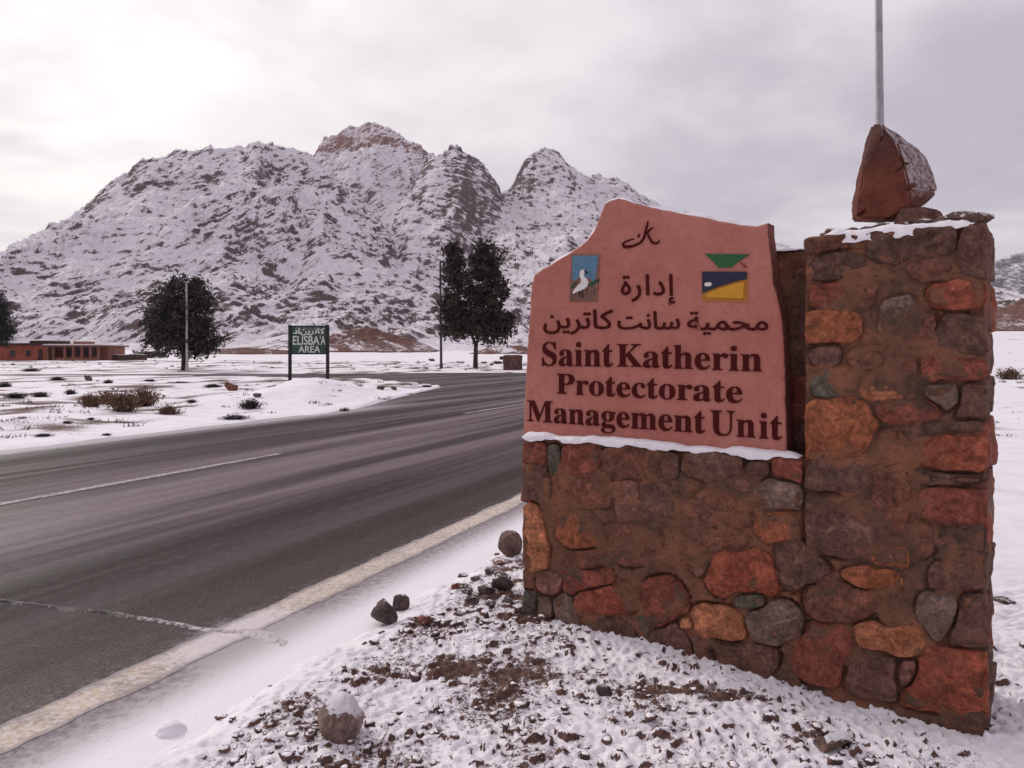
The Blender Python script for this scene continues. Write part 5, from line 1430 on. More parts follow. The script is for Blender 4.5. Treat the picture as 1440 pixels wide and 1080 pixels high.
M_BLUE = flat_mat('sky blue paint', (0.105, 0.225, 0.33))
M_REED = flat_mat('brown reed paint', (0.16, 0.085, 0.06), 0.6)
M_WHITE = flat_mat('white paint', (0.78, 0.74, 0.72), 0.85)
M_BLACK = flat_mat('black paint', (0.018, 0.016, 0.02))
M_LEAF = flat_mat('dark green paint', (0.03, 0.075, 0.035))
M_NAVY = flat_mat('navy paint', (0.024, 0.026, 0.055))
M_YELLOW = flat_mat('yellow paint', (0.62, 0.30, 0.025), 0.85)
M_OCHRE = flat_mat('ochre paint', (0.42, 0.17, 0.025), 0.85)
M_RED = flat_mat('red paint', (0.28, 0.035, 0.03))
M_TILE = flat_mat('dull tile ground', (0.25, 0.125, 0.095), 0.7)

# left emblem: a white long-legged bird on a blue ground above brown reeds
e1 = plate('emblem', pxpoly(804.5, 357.5, 844, 357.5, 840.5, 424, 801, 424), -0.006, 0.002, M_TILE, sign, 0.0015)
plate('blue_field', pxpoly(806.5, 359.5, 842.5, 359.5, 839, 384, 836, 398, 829, 391, 818, 388, 807, 396, 805.5, 385), -0.0075, 0.001, M_BLUE, e1)
for i, u in enumerate((805, 809, 812.5, 816.5, 820, 824, 828, 832, 836)):
    h = (14, 18, 12, 16, 20, 17, 22, 15, 19)[i]
    plate('reed', pxpoly(u - .9, 422.5, u + .9, 422.5, u + 1.4 + (i % 3 - 1) * .8, 422.5 - h, u + .2 + (i % 3 - 1) * .8, 422.5 - h), -0.0085, 0.0, M_REED, e1)
plate('leaf', pxpoly(828, 402, 833, 396, 843.5, 392.5, 842, 396.5, 836, 399.5, 834, 404), -0.0092, 0.0, M_LEAF, e1)
plate('leaf', pxpoly(803.5, 404, 808, 398, 813, 395, 811, 400, 806, 406), -0.0092, 0.0, M_LEAF, e1)
plate('bird', pxpoly(816.6, 383, 818.2, 380, 821, 379, 823.8, 380.2, 824.6, 382.6, 823, 384.8, 821.6, 386.5, 823.5, 390, 827, 393, 828.4, 397, 827.2, 402, 823.5, 406, 818, 408.6, 812.5, 410.6, 807.4, 413.5, 806.2, 411.4, 809.6, 406.5, 814, 401.5, 818, 397.5, 818.6, 393.5, 816.6, 389.5), -0.0105, 0.0, M_WHITE, e1, 0.0008)
plate('beak', pxpoly(822.8, 380.2, 826, 381, 828.2, 384.6, 825.2, 385, 823.4, 383.6), -0.0115, 0.0, M_BLACK, e1)
plate('bird_leg', pxpoly(818.6, 409, 820.4, 408.2, 821.6, 418, 820.2, 418), -0.0100, 0.0, M_BLACK, e1)
plate('bird_leg', pxpoly(814.6, 410.4, 816.2, 409.8, 817, 418.5, 815.8, 418.5), -0.0100, 0.0, M_BLACK, e1)

# right emblem: green wedge over a navy and yellow block
e2 = plate('emblem', pxpoly(988.5, 381.5, 1051.5, 381.5, 1051.5, 425, 987, 423.5), -0.004, 0.002, M_OCHRE, sign, 0.001)
plate('navy_field', pxpoly(988.5, 382, 1051, 382, 1050.6, 392.6, 1034, 396, 1012, 402.5, 988.2, 412.2), -0.010, 0.0, M_NAVY, e2, 0.0012)
plate('yellow_field', pxpoly(1014, 405, 1034, 399.2, 1046.6, 396.6, 1046.2, 419.8, 994, 418.6, 993.6, 413.4), -0.0085, 0.0, M_YELLOW, e2, 0.0015)
plate('white_mark', pxpoly(992, 398.4, 996, 397.2, 1000.6, 397.4, 1002.4, 399.4, 1000.6, 402.4, 994, 403.2, 991.8, 401.2), -0.012, 0.0, M_WHITE, e2)
plate('green_wedge', pxpoly(991.5, 357, 1054.5, 357.6, 1040, 367, 1028.5, 376.4, 1010.5, 376.2, 1002, 366.5), -0.007, 0.001, flat_mat('green paint', (0.028, 0.115, 0.038)), e2, 0.001)
plate('red_stroke', pxpoly(1040.6, 369.2, 1043.6, 369.6, 1051, 374.8, 1050.2, 377, 1046, 375.6), -0.006, 0.001, M_RED, e2)


# ------------------------------------------------------------------ metal poles
def metal(name, c, rough=0.45):
    m, t = mat(name)
    pos = t.obj()
    n = t.noise(6, 4, 0.6, pos)
    t.out(t.mix(t.mr(n, 0.4, 0.65), c, tuple(x * 0.75 for x in c)), rough, t.bump(t.noise(60, 2, 0.5, pos), 0.1, 0.003), 0.5, Metallic=0.15)
    return m


M_GALV = metal('galvanised grey', (0.33, 0.315, 0.335))
M_DARKMETAL = metal('dark painted metal', (0.045, 0.04, 0.042))
M_PALEMETAL = metal('pale weathered metal', (0.50, 0.46, 0.46))


def pole(label, x, y, h, r0, r1, m, lean=(0, 0), collar=True):
    z = gz1(x, y)
    r = empty('metal_pole', (x, y, z))
    tag(r, label, 'pole')
    n = 6
    pts = [(lean[0] * (k / n), lean[1] * (k / n), -0.2 + (h + 0.2) * k / n) for k in range(n + 1)]
    v, f = tube(pts, [r0 + (r1 - r0) * k / n for k in range(n + 1)], 16)
    put('shaft', mesh('shaft', v, f), m, r, smooth=False)
    b = 3.2 * r0
    box('base_plate', -b, b, -b, b, -0.1, 0.05, m, r, 0.012)
    v, f = tube([(0, 0, 0.04), (0, 0, 0.5)], [r0 * 1.35, r0 * 1.12], 14)
    put('sleeve', mesh('sleeve', v, f), m, r)
    v, f = tube([(lean[0], lean[1], h), (lean[0], lean[1], h + 0.06)], [r1 * 1.25, r1 * 0.6], 14)
    put('cap', mesh('cap', v, f), m, r)
    return r


pole('tall grey metal pole rising behind the boulder on the pillar', 4.36, 9.0, 8.5, 0.055, 0.036, M_GALV, (-0.10, 0))
px, py = gpt(263, 522.5)
pole('pale thin pole standing in front of the round dark tree', px, py, 7.3, 0.11, 0.075, M_PALEMETAL, (-0.05, 0))
px, py = gpt(620.5, 519)
pole('dark thin pole standing just left of the tall two-lobed tree', px, py, 10.3, 0.13, 0.09, M_DARKMETAL, (-0.1, 0))

# ------------------------------------------------------------------ trees
def leaf_material(name, a, b):
    m, t = mat(name)
    pos = t.obj()
    n = t.noise(0.9, 4, 0.6, pos)
    n2 = t.noise(7, 3, 0.6, pos)
    col = t.mix(t.mr(t.m('ADD', t.m('MULTIPLY', n, 0.6), t.m('MULTIPLY', n2, 0.4)), 0.38, 0.62), a, b)
    nz = t.m('ABSOLUTE', t.xyz(t.geo('TrueNormal'))[2])
    sf = t.mr(t.m('ADD', nz, t.m('MULTIPLY', t.m('SUBTRACT', t.noise(1.6, 4, 0.7, pos), 0.5), 1.6)), 1.02, 1.3)
    col = t.mix(t.m('MULTIPLY', sf, 0.22), col, SNOW)
    t.out(col, 0.75, None, 0.15)
    return m


M_BARK = flat_mat('dark bark', (0.060, 0.042, 0.038), 0.5, 0.9, 9)
M_CROWN = leaf_material('dark olive foliage', (0.026, 0.026, 0.021), (0.072, 0.062, 0.050))
M_CROWN2 = leaf_material('dark feathery foliage', (0.028, 0.024, 0.020), (0.078, 0.060, 0.050))
M_CROWN3 = leaf_material('dark grey foliage', (0.022, 0.026, 0.026), (0.042, 0.045, 0.045))  # darker, greyer leaves than the other crowns


def crown_mesh(blobs, nclump, per, leaf, sig, seed, droop=0.0, up=0.0):
    """thousands of leaf-sized faces gathered in clumps spread through the blobs (x, y, z, rx, ry, rz, weight)"""
    rs = np.random.RandomState(seed)
    w = np.array([b[6] for b in blobs], float)
    w /= w.sum()
    C, Nn = [], []
    for b, k in zip(blobs, (w * nclump).astype(int)):
        d = rs.normal(size=(k, 3))
        d /= np.linalg.norm(d, axis=1)[:, None]
        r = rs.rand(k) ** 0.42
        r *= 1 + 0.16 * rs.normal(size=k)
        C.append(np.array(b[:3]) + d * r[:, None] * np.array(b[3:6]))
        Nn.append(d)
    C = np.vstack(C)
    Nn = np.vstack(Nn)
    cs = 0.6 + 0.8 * rs.rand(len(C))
    c = np.repeat(C, per, 0) + rs.normal(size=(len(C) * per, 3)) * np.repeat(cs, per)[:, None] * np.array([sig, sig, sig * 0.8])
    n = len(c)
    a = rs.normal(size=(n, 3)) + np.repeat(Nn, per, 0) * 0.5
    a[:, 2] = a[:, 2] * (1 - 0.5 * droop) - droop + up
    a /= np.linalg.norm(a, axis=1)[:, None]
    b = np.cross(a, rs.normal(size=(n, 3)))
    b /= np.linalg.norm(b, axis=1)[:, None]
    L = leaf * (0.5 + rs.rand(n))[:, None]
    Wd = L * 0.36
    V = np.stack([c - a * L * 0.5, c + b * Wd * 0.5, c + a * L * 0.5, c - b * Wd * 0.5], 1).reshape(-1, 3)
    F = np.arange(n * 4).reshape(-1, 4)
    me = bpy.data.meshes.new('crown')
    me.vertices.add(len(V))
    me.vertices.foreach_set('co', V.astype(np.float32).ravel())
    me.loops.add(n * 4)
    me.loops.foreach_set('vertex_index', F.ravel().astype(np.int32))
    me.polygons.add(n)
    me.polygons.foreach_set('loop_start', np.arange(0, n * 4, 4, dtype=np.int32))
    me.update(calc_edges=True)
    return me


def tree(name, label, x, y, blobs, limbs, nclump, per, leaf, sig, m, seed, droop=0.0, up=0.0):
    r = empty(name, (x, y, gz1(x, y)))
    tag(r, label, 'tree')
    v, f = [], []
    for pts, rads in limbs:
        a, b = tube(pts, rads, 9)
        f += [tuple(i + len(v) for i in q) for q in b]
        v += a
    put('trunk', mesh('trunk', v, f), M_BARK, r, smooth=True)
    put('crown', crown_mesh(blobs, nclump, per, leaf, sig, seed, droop, up), m, r)
    return r


px, py = gpt(258, 522)          # 65 m away, 1 px of the photo = 0.06 m
tree('juniper_tree', 'broad round dark tree on the snow behind the pale pole', px, py,
     [(-0.2, 0, 4.4, 2.5, 2.3, 2.5, 6), (0.4, 0.2, 6.0, 1.9, 1.8, 1.9, 4), (-1.0, 0, 5.6, 1.6, 1.6, 2.2, 3), (1.2, 0, 3.0, 1.8, 1.8, 1.5, 3), (-2.3, 0, 4.3, 1.0, 1.0, 1.2, 1), (0.5, 0, 7.1, 1.2, 1.1, 0.85, 1), (-1.2, 0, 7.2, 0.8, 0.8, 0.7, .6), (1.8, .1, 5.8, 0.9, 0.9, 1.4, 1), (-1.3, 0, 2.3, 1.6, 1.5, 1.0, 2), (2.3, 0, 2.3, 0.9, 0.9, 0.9, .8), (0.8, 0, 1.9, 1.6, 1.4, 0.8, 1.6), (-2.5, 0, 3.0, 0.9, 0.9, 1.0, .9)],
     [([(0, 0, -0.2), (0.03, 0, 1.0), (-0.05, 0, 2.4), (-0.1, 0, 4.5)], [0.22, 0.19, 0.15, 0.06]), ([(0, 0, 1.3), (0.8, 0.2, 2.6), (1.3, 0.3, 4.6)], [0.12, 0.09, 0.03]), ([(0, 0, 1.5), (-0.9, 0.1, 3.0), (-1.3, 0.2, 5.2)], [0.12, 0.09, 0.03])],
     620, 22, 0.34, 0.26, M_CROWN, 51)
px, py = gpt(668.5, 519)        # 74 m away, 1 px = 0.068 m
tree('pine_tree', 'tall upright dark tree with a two-lobed crown beside the side road', px, py,
     [(-2.0, 0, 8.6, 1.1, 1.2, 3.6, 4), (-2.3, 0, 11.0, 0.75, 0.8, 1.3, 1.2), (0.7, 0, 8.6, 1.6, 1.6, 3.2, 5), (1.6, 0.2, 6.8, 1.3, 1.4, 3.4, 3), (0.6, 0, 11.0, 1.1, 1.0, 1.2, 1.4), (1.7, 0, 10.2, 1.0, 1.0, 1.2, 1), (-1.6, 0, 4.6, 1.3, 1.3, 1.5, 2), (2.2, 0, 4.5, 1.3, 1.3, 1.2, 1.6), (0.4, 0, 5.4, 1.4, 1.4, 2.2, 2), (-0.9, 0, 6.6, 1.1, 1.2, 2.6, 2), (2.9, 0, 3.9, 0.6, 0.6, 0.8, .5), (2.6, 0, 7.6, .6, .6, 1.2, .6), (-1.9, 0, 3.5, 1.3, 1.2, 1.0, 1.8), (0.2, 0, 3.7, 1.2, 1.2, 0.9, 1.4), (1.9, 0, 3.3, 1.3, 1.2, 0.9, 1.6), (-2.7, 0, 5.4, 0.8, 0.9, 1.4, 1)],
     [([(0, 0, -0.2), (0.02, 0, 1.4), (0.05, 0, 2.2)], [0.26, 0.21, 0.20]), ([(0.05, 0, 2.1), (-0.6, 0, 3.8), (-1.6, 0, 7.0), (-2.2, 0, 10.6)], [0.16, 0.13, 0.09, 0.03]), ([(0.05, 0, 2.1), (0.6, 0.1, 4.0), (0.8, 0.1, 8.0), (0.8, 0, 11.0)], [0.17, 0.13, 0.09, 0.03]), ([(0.3, 0, 3.0), (1.4, 0.1, 4.6), (2.0, 0.1, 7.6)], [0.10, 0.08, 0.03]), ([(-0.2, 0, 2.9), (-1.1, -0.2, 4.2), (-1.7, -0.2, 5.2)], [0.09, 0.06, 0.02])],
     700, 20, 0.46, 0.27, M_CROWN2, 53, 0.0, 0.6)
px, py = gpt(-8, 511)
tree('juniper_tree', 'dark tree cut by the left edge of the picture beside the red house', px, py,
     [(-0.5, 0, 5.0, 2.6, 2.4, 3.0, 4), (-0.6, 0, 8.2, 1.8, 1.7, 2.4, 3), (1.6, 0, 4.4, 1.4, 1.3, 1.6, 2), (0.6, 0, 7.2, 1.4, 1.4, 2.0, 2), (-2.2, 0, 4.0, 1.6, 1.5, 2.0, 2)],
     [([(0, 0, -0.2), (0.0, 0, 1.6), (-0.2, 0, 4.0), (-0.3, 0, 7.5)], [0.26, 0.2, 0.16, 0.05]), ([(0, 0, 1.6), (1.2, 0, 3.6), (1.6, 0, 5.0)], [0.12, 0.09, 0.03])],
     420, 26, 0.42, 0.36, M_CROWN3, 55)
px, py = gpt(214, 507)
b_ = tree('evergreen_shrub', 'low dark bush at the left foot of the round dark tree', px, py,
     [(0, 0, 0.7, 2.3, 1.2, 0.75, 3), (-2.2, 0, 0.9, 1.5, 1.0, 0.8, 2), (2.0, 0, 0.8, 1.2, 1.0, 0.8, 1.5)],
     [([(0, 0, -0.1), (0.1, 0, 0.6)], [0.08, 0.03]), ([(0, 0, 0.0), (-1.5, 0, 0.35), (-2.2, 0, 0.8)], [0.07, 0.05, 0.03])],
     150, 22, 0.34, 0.24, leaf_material('dry brown foliage', (0.052, 0.040, 0.034), (0.085, 0.063, 0.05)), 57)
b_['category'] = 'bush'

# ------------------------------------------------------------------ red house and low walls at the foot of the mountain
M_REDWALL = flat_mat('red plaster wall', (0.38, 0.105, 0.070), 0.6, 0.9, 0.9)
M_BROWNWALL = flat_mat('brown plaster wall', (0.27, 0.115, 0.085), 0.7, 0.9, 0.9)
M_ROOFDARK = flat_mat('dark roof edge', (0.075, 0.040, 0.036), 0.7, 0.9, 2)
M_PANE = flat_mat('dark window', (0.03, 0.022, 0.024), 0.8, 0.3, 2)
M_COLUMN = flat_mat('pale plaster column', (0.22, 0.115, 0.085), 0.7, 0.9, 2)
HY = 122.0
hx = lambda u: (u - 720) / 1080 * HY
HZ = gz1(hx(60), HY) - 0.1
hz = lambda v: 1.5 - (v - 497) / 1080 * HY - HZ
house = empty('red_house', (hx(40), HY, HZ))
tag(house, 'low red plastered house with a snowy flat roof and dark veranda below the mountain', 'house')
ox = hx(40)


def hb(name, u0, u1, v0, v1, y0, y1, m, bevel=0.0, parent=house):
    return box(name, hx(u0) - ox, hx(u1) - ox, y0, y1, hz(v1), hz(v0), m, parent, bevel)


hb('wall', -45, 66, 485.5, 515, 0.0, 8.0, M_REDWALL)
hb('wall', 66.2, 140, 487.6, 515, 2.6, 8.0, M_BROWNWALL)
hb('roof', -48, 67.5, 482.8, 485.4, -0.35, 8.2, M_ROOFDARK, 0.03)
hb('roof', 60, 146, 485.4, 487.5, -0.5, 8.1, M_COLUMN, 0.03)
hb('parapet', 36, 66, 478.8, 482.7, 1.0, 6.5, M_ROOFDARK, 0.03)
hb('water_tank', 86, 108, 479.5, 485.3, 3.2, 5.4, M_BROWNWALL, 0.2)
tag(hb('snow_cap', 62, 146, 483.9, 485.5, -0.45, 8.0, M_SNOW, 0.10), kind='stuff')
tag(hb('snow_cap', -46, 35, 481.6, 482.9, -0.3, 8.0, M_SNOW, 0.10), kind='stuff')
for u in (68, 76, 92, 104, 116, 128, 139):
    hb('column', u - 1.3, u + 1.3, 487.6, 515, -0.3, 0.05, M_COLUMN if u < 80 else M_BROWNWALL)
hb('low_wall', 79, 141, 503, 515, -0.22, -0.08, M_BROWNWALL)
for u in (-28, -6, 18, 40):
    w_ = hb('window', u - 3.6, u + 3.6, 492, 501.5, -0.07, 0.03, M_COLUMN)
    o = box('pane', hx(u - 2.9) - ox, hx(u + 2.9) - ox, -0.095, -0.05, hz(500.8), hz(492.8), M_PANE, w_)
hb('door', 54, 60, 491, 513, -0.06, 0.03, M_ROOFDARK)
for u in (84, 98, 122):
    hb('window', u - 3, u + 3, 491, 500, 2.52, 2.65, M_PANE)
hb('door', 107, 113, 490, 513, 2.5, 2.65, M_PANE)


def low_wall(label, u0, u1, v0, v1, Y, m, seed):
    x0, x1 = (u0 - 720) / 1080 * Y, (u1 - 720) / 1080 * Y
    z = gz1((x0 + x1) / 2, Y)
    h = (v1 - v0) / 1080 * Y
    r = empty('boundary_wall', ((x0 + x1) / 2, Y, z - 0.05))
    tag(r, label, 'wall')
    n = int((x1 - x0) / 0.5) + 2
    xs = np.linspace(x0, x1, n) - (x0 + x1) / 2
    for nm, d0, d1, zz0, zz1, mm in (('masonry', 0.0, 0.5, -0.4, h, m), ('snow_cap', 0.03, 0.47, h - 0.02, h + 0.12, M_SNOW)):
        v, f = [], []
        for i, x in enumerate(xs):
            k = 1 + 0.16 * float(fbm(np.array([x * 0.35]), np.array([seed * 1.0]), 3, seed)[0])
            top = zz1 * k if nm == 'masonry' else h * k + 0.09
            bot = zz0 if nm == 'masonry' else h * k - 0.02
            v += [(x, d0, bot), (x, d0, top), (x, d1, top), (x, d1, bot)]
        for i in range(n - 1):
            for k in range(4):
                a, b = i * 4 + k, i * 4 + (k + 1) % 4
                f.append((a, a + 4, b + 4, b))
        f += [(0, 1, 2, 3), tuple(len(v) - 4 + k for k in (3, 2, 1, 0))]
        me = mesh(nm, v, f)
        bm = bmesh.new()
        bm.from_mesh(me)
        bmesh.ops.recalc_face_normals(bm, faces=bm.faces)
        bm.to_mesh(me)
        bm.free()
        o = put(nm, me, mm, r)
        if nm == 'snow_cap':
            tag(o, kind='stuff')


M_RUBBLEWALL = flat_mat('dark rubble wall', (0.105, 0.060, 0.050), 0.5, 0.95, 1.3)
low_wall('low dark wall running right from the red house towards the round tree', 147, 205, 497.5, 506.5, 126, M_RUBBLEWALL, 61)

# ------------------------------------------------------------------ block of masonry by the far verge
px, py = gpt(721, 521)
r = empty('masonry_block', (px, py, gz1(px, py)))
tag(r, 'small square block of dark brown masonry standing right of the tall tree', 'block')
me = bpy.data.meshes.new('body')
bm = bmesh.new()
box_bm(bm, -0.83, 0.83, -0.6, 0.6, -0.2, 1.28, 0.09)
bmesh.ops.subdivide_edges(bm, edges=bm.edges, cuts=4, use_grid_fill=True)
bm.normal_update()
for x in bm.verts:
    x.co += x.normal * 0.07 * float(fbm(np.array([x.co.x * 2.4 + x.co.y]), np.array([x.co.z * 2.4]), 3, 281)[0])
bm.to_mesh(me)
bm.free()
put('body', me, flat_mat('dark brown masonry', (0.125, 0.060, 0.052), 0.5, 0.95, 3), r)
tag(box('snow_cap', -0.72, 0.72, -0.5, 0.5, 1.24, 1.36, M_SNOW, r, 0.05), kind='stuff')
box('side_slab', -1.15, -0.80, -0.3, 0.3, 0.9, 1.18, M_ROOFDARK, r, 0.04)

# ------------------------------------------------------------------ green road sign on two posts
GYD = 34.0
gxx = lambda u: (u - 720) / 1080 * GYD
gu, gzz = gxx(434), gz1(gxx(434), GYD)
gs = empty('road_sign', (gu, GYD, gzz))
tag(gs, 'green sign on two dark posts reading ELISBA\'A AREA in white', 'sign')
zz_ = lambda v: 1.5 - (v - 497) / 1080 * GYD - gzz
M_GREEN = flat_mat('dark green enamel', (0.030, 0.068, 0.040), 0.75, 0.5, 6)
M_POST = flat_mat('black painted post', (0.018, 0.016, 0.018), 0.8, 0.6, 6)
M_SIGNWHITE = flat_mat('white lettering', (0.62, 0.64, 0.60), 0.8, 0.6, 9)
for u in (407.6, 460.6):
    box('post', gxx(u) - gu - 0.065, gxx(u) - gu + 0.065, -0.04, 0.09, -0.3, zz_(457.0), M_POST, gs, 0.008)
box('board', gxx(409.7) - gu, gxx(458.5) - gu, 0.0, 0.05, zz_(497.2), zz_(458.6), M_GREEN, gs, 0.006)
box('frame_bar', gxx(409.7) - gu, gxx(458.5) - gu, -0.02, 0.0, zz_(498.4), zz_(496.6), M_POST, gs)
box('frame_bar', gxx(409.7) - gu, gxx(458.5) - gu, -0.02, 0.0, zz_(459.4), zz_(457.8), M_POST, gs)
place_word(['s' + c for c in 'ELISBA'], gxx(412) - gu, gxx(449) - gu, zz_(484.6), zz_(484.6), (12.6 / 1080 * GYD) / 0.72, gs, M_SIGNWHITE, 0.012, 0.0, 0.012)
place_word(['s' + c for c in "'A"], gxx(450) - gu, gxx(457.6) - gu, zz_(484.6), zz_(484.6), (12.6 / 1080 * GYD) / 0.72, gs, M_SIGNWHITE, 0.012, 0.0, 0.012)
place_word(['s' + c for c in 'AREA'], gxx(420) - gu, gxx(450) - gu, zz_(495.6), zz_(495.6), (9.6 / 1080 * GYD) / 0.72, gs, M_SIGNWHITE, 0.012, 0.0, 0.012)
# two upper rows of Arabic
place_word(['FE93', 'FEA9', 'FE8D', 'FEE6', 'FEF3', 'FEAE', 'FE97', 'FE8E', 'FEDB'][1:], gxx(413) - gu, gxx(456) - gu, zz_(469), zz_(469), (7.5 / 1080 * GYD) / 0.72, gs, M_SIGNWHITE, 0.012, 0.0, 0.035)
place_word(['FE94', 'FEF4', 'FEE4', 'FEA4', 'FEE3'], gxx(415) - gu, gxx(446) - gu, zz_(463.5), zz_(463.5), (5.5 / 1080 * GYD) / 0.72, gs, flat_mat('faded lettering', (0.20, 0.22, 0.20), 0.7), 0.012, 0.0, 0.02)

# ------------------------------------------------------------------ shrubs on the snow
def shrub_mesh(seed, n=260):
    rs = np.random.RandomState(seed)
    v, f = [], []
    for i in range(n):
        az = rs.rand() * 2 * PI
        el = math.radians(18 + 68 * rs.rand() ** 0.8)
        bx, by = rs.normal(size=2) * 0.16
        L = 0.45 + 0.5 * rs.rand()
        d = np.array([math.cos(az) * math.cos(el), math.sin(az) * math.cos(el), math.sin(el)])
        p = np.array([bx, by, -0.04])
        sd = np.cross(d, [0.2, 0.3, 1.0])
        sd /= np.linalg.norm(sd)
        w0 = 0.016 + 0.012 * rs.rand()
        k = len(v)
        m_ = p + d * L * 0.55 + rs.normal(size=3) * 0.05
        e = p + d * L + rs.normal(size=3) * 0.09
        v += [p - sd * w0, p + sd * w0, m_ + sd * w0, m_ - sd * w0, e]
        f += [(k, k + 1, k + 2, k + 3), (k + 3, k + 2, k + 4)]
        # a tuft of small leaves
        for _ in range(3):
            c = p + d * L * (0.5 + 0.5 * rs.rand()) + rs.normal(size=3) * 0.06
            a = rs.normal(size=3) * 0.045
            b = rs.normal(size=3) * 0.045
            k = len(v)
            v += [c - a, c + b, c + a]
            f.append((k, k + 1, k + 2))
    return mesh('shrub', v, f)


def shrub_material(name, a, b):
    m, t = mat(name)
    pos = t.obj()
    n = t.noise(6, 4, 0.7, pos)
    col = t.mix(t.mr(n, 0.38, 0.64), a, b)
    nz = t.m('ABSOLUTE', t.xyz(t.geo('Normal'))[2])
    sf = t.mr(t.m('ADD', nz, t.m('MULTIPLY', t.m('SUBTRACT', t.noise(11, 4, 0.7, pos), 0.5), 1.2)), 1.02, 1.16)
    t.out(t.mix(t.m('MULTIPLY', sf, 0.8), col, SNOW), 0.9, None, 0.1)
    return m


M_SHRUB = shrub_material('brown twigs', (0.105, 0.066, 0.048), (0.25, 0.155, 0.095))
M_SHRUBDARK = shrub_material('dark twigs', (0.040, 0.034, 0.036), (0.075, 0.058, 0.054))
SHM = [shrub_mesh(s) for s in (1, 2, 3, 4)]
SHRUBS = [
    # photo foot u, v, width px, height px, dark?, label
    (174, 582, 46, 30, 0, 'largest brown shrub in the clump on the snowy field'),
    (204, 572, 36, 30, 0, 'yellowish shrub at the right end of the brown clump on the field'),
    (128, 577, 32, 20, 0, 'low straw-tipped shrub at the left end of the brown clump on the field'),
    (150, 569, 30, 20, 0, 'snow-flecked shrub in the middle of the brown clump on the field'),
    (236, 584, 36, 15, 0, 'small grey brown shrub just right of the brown clump on the field'),
    (352, 577, 30, 15, 1, 'dark shrub on the field to the left of the snow heap by the green sign'),
    (1420, 536, 34, 17, 0, 'single grey brown shrub on the open snow right of the pillar'),
    (484, 578, 16, 9, 1, 'small dark tuft at the road edge right of the snow heap'),
]
SMALL = [(57, 562, 25, 8, 'low dark tuft second from the left picture edge, level with the brown clump'), (23, 565, 28, 9, 'low wide dark tuft nearest the left picture edge, level with the brown clump'),
         (100, 560, 17, 8, 'small dark tuft just left of the straw-tipped shrub'), (6, 545, 20, 9, 'dark tuft cut by the left picture edge on the field'),
         (80, 537, 22, 6, 'flat dark tuft on the far field below the veranda of the red house'), (44, 523, 24, 5, 'thin dark tuft lying farthest back, directly below the red house'),
         (300, 546, 26, 5, 'thin dark tuft just left of the square dark red rock'), (250, 541, 34, 4, 'long thin dark tuft on the snow below the pale thin pole'),
         (385, 553, 18, 7, 'dark tuft left of the foot of the left post of the green sign'), (330, 591, 40, 6, 'long flat dark tuft at the road edge below the dark shrub'),
         (270, 573, 16, 5, 'small dark tuft between the grey brown shrub and the dark shrub'), (32, 600, 12, 5, 'tiny dark tuft near the left picture edge, a little above the road'),
         (60, 616, 26, 4, 'flat dark tuft at the road edge, the nearest one to the left picture corner'), (95, 603, 14, 4, 'tiny dark tuft near the road below the straw-tipped shrub'),
         (150, 614, 12, 3, 'tiny dark tuft at the road edge below the largest brown shrub'), (152, 545, 14, 6, 'small dark tuft on the field straight behind the brown clump'),
         (210, 538, 18, 4, 'thin dark tuft on the far field behind the yellowish shrub'), (128, 597, 10, 3, 'tiniest dark tuft, lying between the brown clump and the road')]


def place_shrub(u, v, w_, h_, dark, label, group=None, k=0, hand=None):
    x, y = gpt(u, v)
    o = put('shrub', SHM[k % 4].copy() if dark else SHM[k % 4], None)
    o.data.materials.clear()
    o.data.materials.append(M_SHRUBDARK if dark else M_SHRUB)
    o.location = (x, y, gz1(x, y))
    sx, sz = w_ / 1080 * y / 1.35, h_ / 1080 * y / 0.86
    o.scale = (sx, sx, sz)
    o.rotation_euler = (0, 0, k * 1.7)
    tag(o, label, 'shrub', group)


for k, (u, v, w_, h_, dk, lb) in enumerate(SHRUBS):
    place_shrub(u, v, w_, h_, dk, lb, None, k)
for k, (u, v, w_, h_, lb) in enumerate(SMALL):
    place_shrub(u, v, w_, h_, 1, lb, 'small dark tufts scattered over the left field', k)

# ------------------------------------------------------------------ rocks
def rock(u, v, w_, h_, label, m, seed, group=None, depth=0.8, sub=3, rough=0.09, name='rock', sink=0.22, cat='rock', lo=0.42, cuts=8):
    """rock whose foot shows at photo pixel u, v and which is w_ x h_ pixels large"""
    x, y = gpt(u, v)
    rx = w_ / 1080 * y / 2
    ry = rx * depth
    y += ry * 0.7
    x *= y / (y - ry * 0.7)
    rz = h_ / 1080 * y / (2 - sink) * 1.02
    me = rock_mesh(name, rx, ry, rz, seed, sub, cuts, rough, 0.0, lo)
    o = put(name, me, m, loc=(x, y, gz1(x, y) + rz * (1 - sink) - 0.004), rot=(0, 0, seed * 0.7))
    tag(o, label, cat, group)
    return o


rock(481, 1064, 78, 60, 'rounded grey brown rock capped with snow at the front of the stony verge', stone_material('grey brown rock with snow', (0.165, 0.105, 0.090), (0.24, 0.165, 0.145), snowy=0.50), 12, None, 0.85, 4, 0.05, lo=0.72, cuts=6)
rock(541, 884, 46, 38, 'dark pointed rock, the left one of the pair on the roadside snow', M_ROCKDARK, 17, None, 0.8)
rock(563, 860, 32, 24, 'dark blocky rock, the right one of the pair on the roadside snow', M_ROCKDARK, 23, None, 0.9)
rock(600, 894, 30, 12, 'flat red brown rock lying right of the dark pair on the verge', M_ROCKRED, 29)
rock(717, 790, 36, 38, 'rounded brown rock resting against the left end of the stone wall', stone_material('brown rock', (0.095, 0.058, 0.050), (0.15, 0.092, 0.078), snowy=0.95), 31, None, 0.9, 4, 0.05, lo=0.7, cuts=6)
rock(240, 1036, 46, 30, 'small rock wholly covered in snow beside the cream edge line', M_SNOW, 37, None, 0.9, 4, 0.05, sink=0.7, lo=0.85, cuts=3)
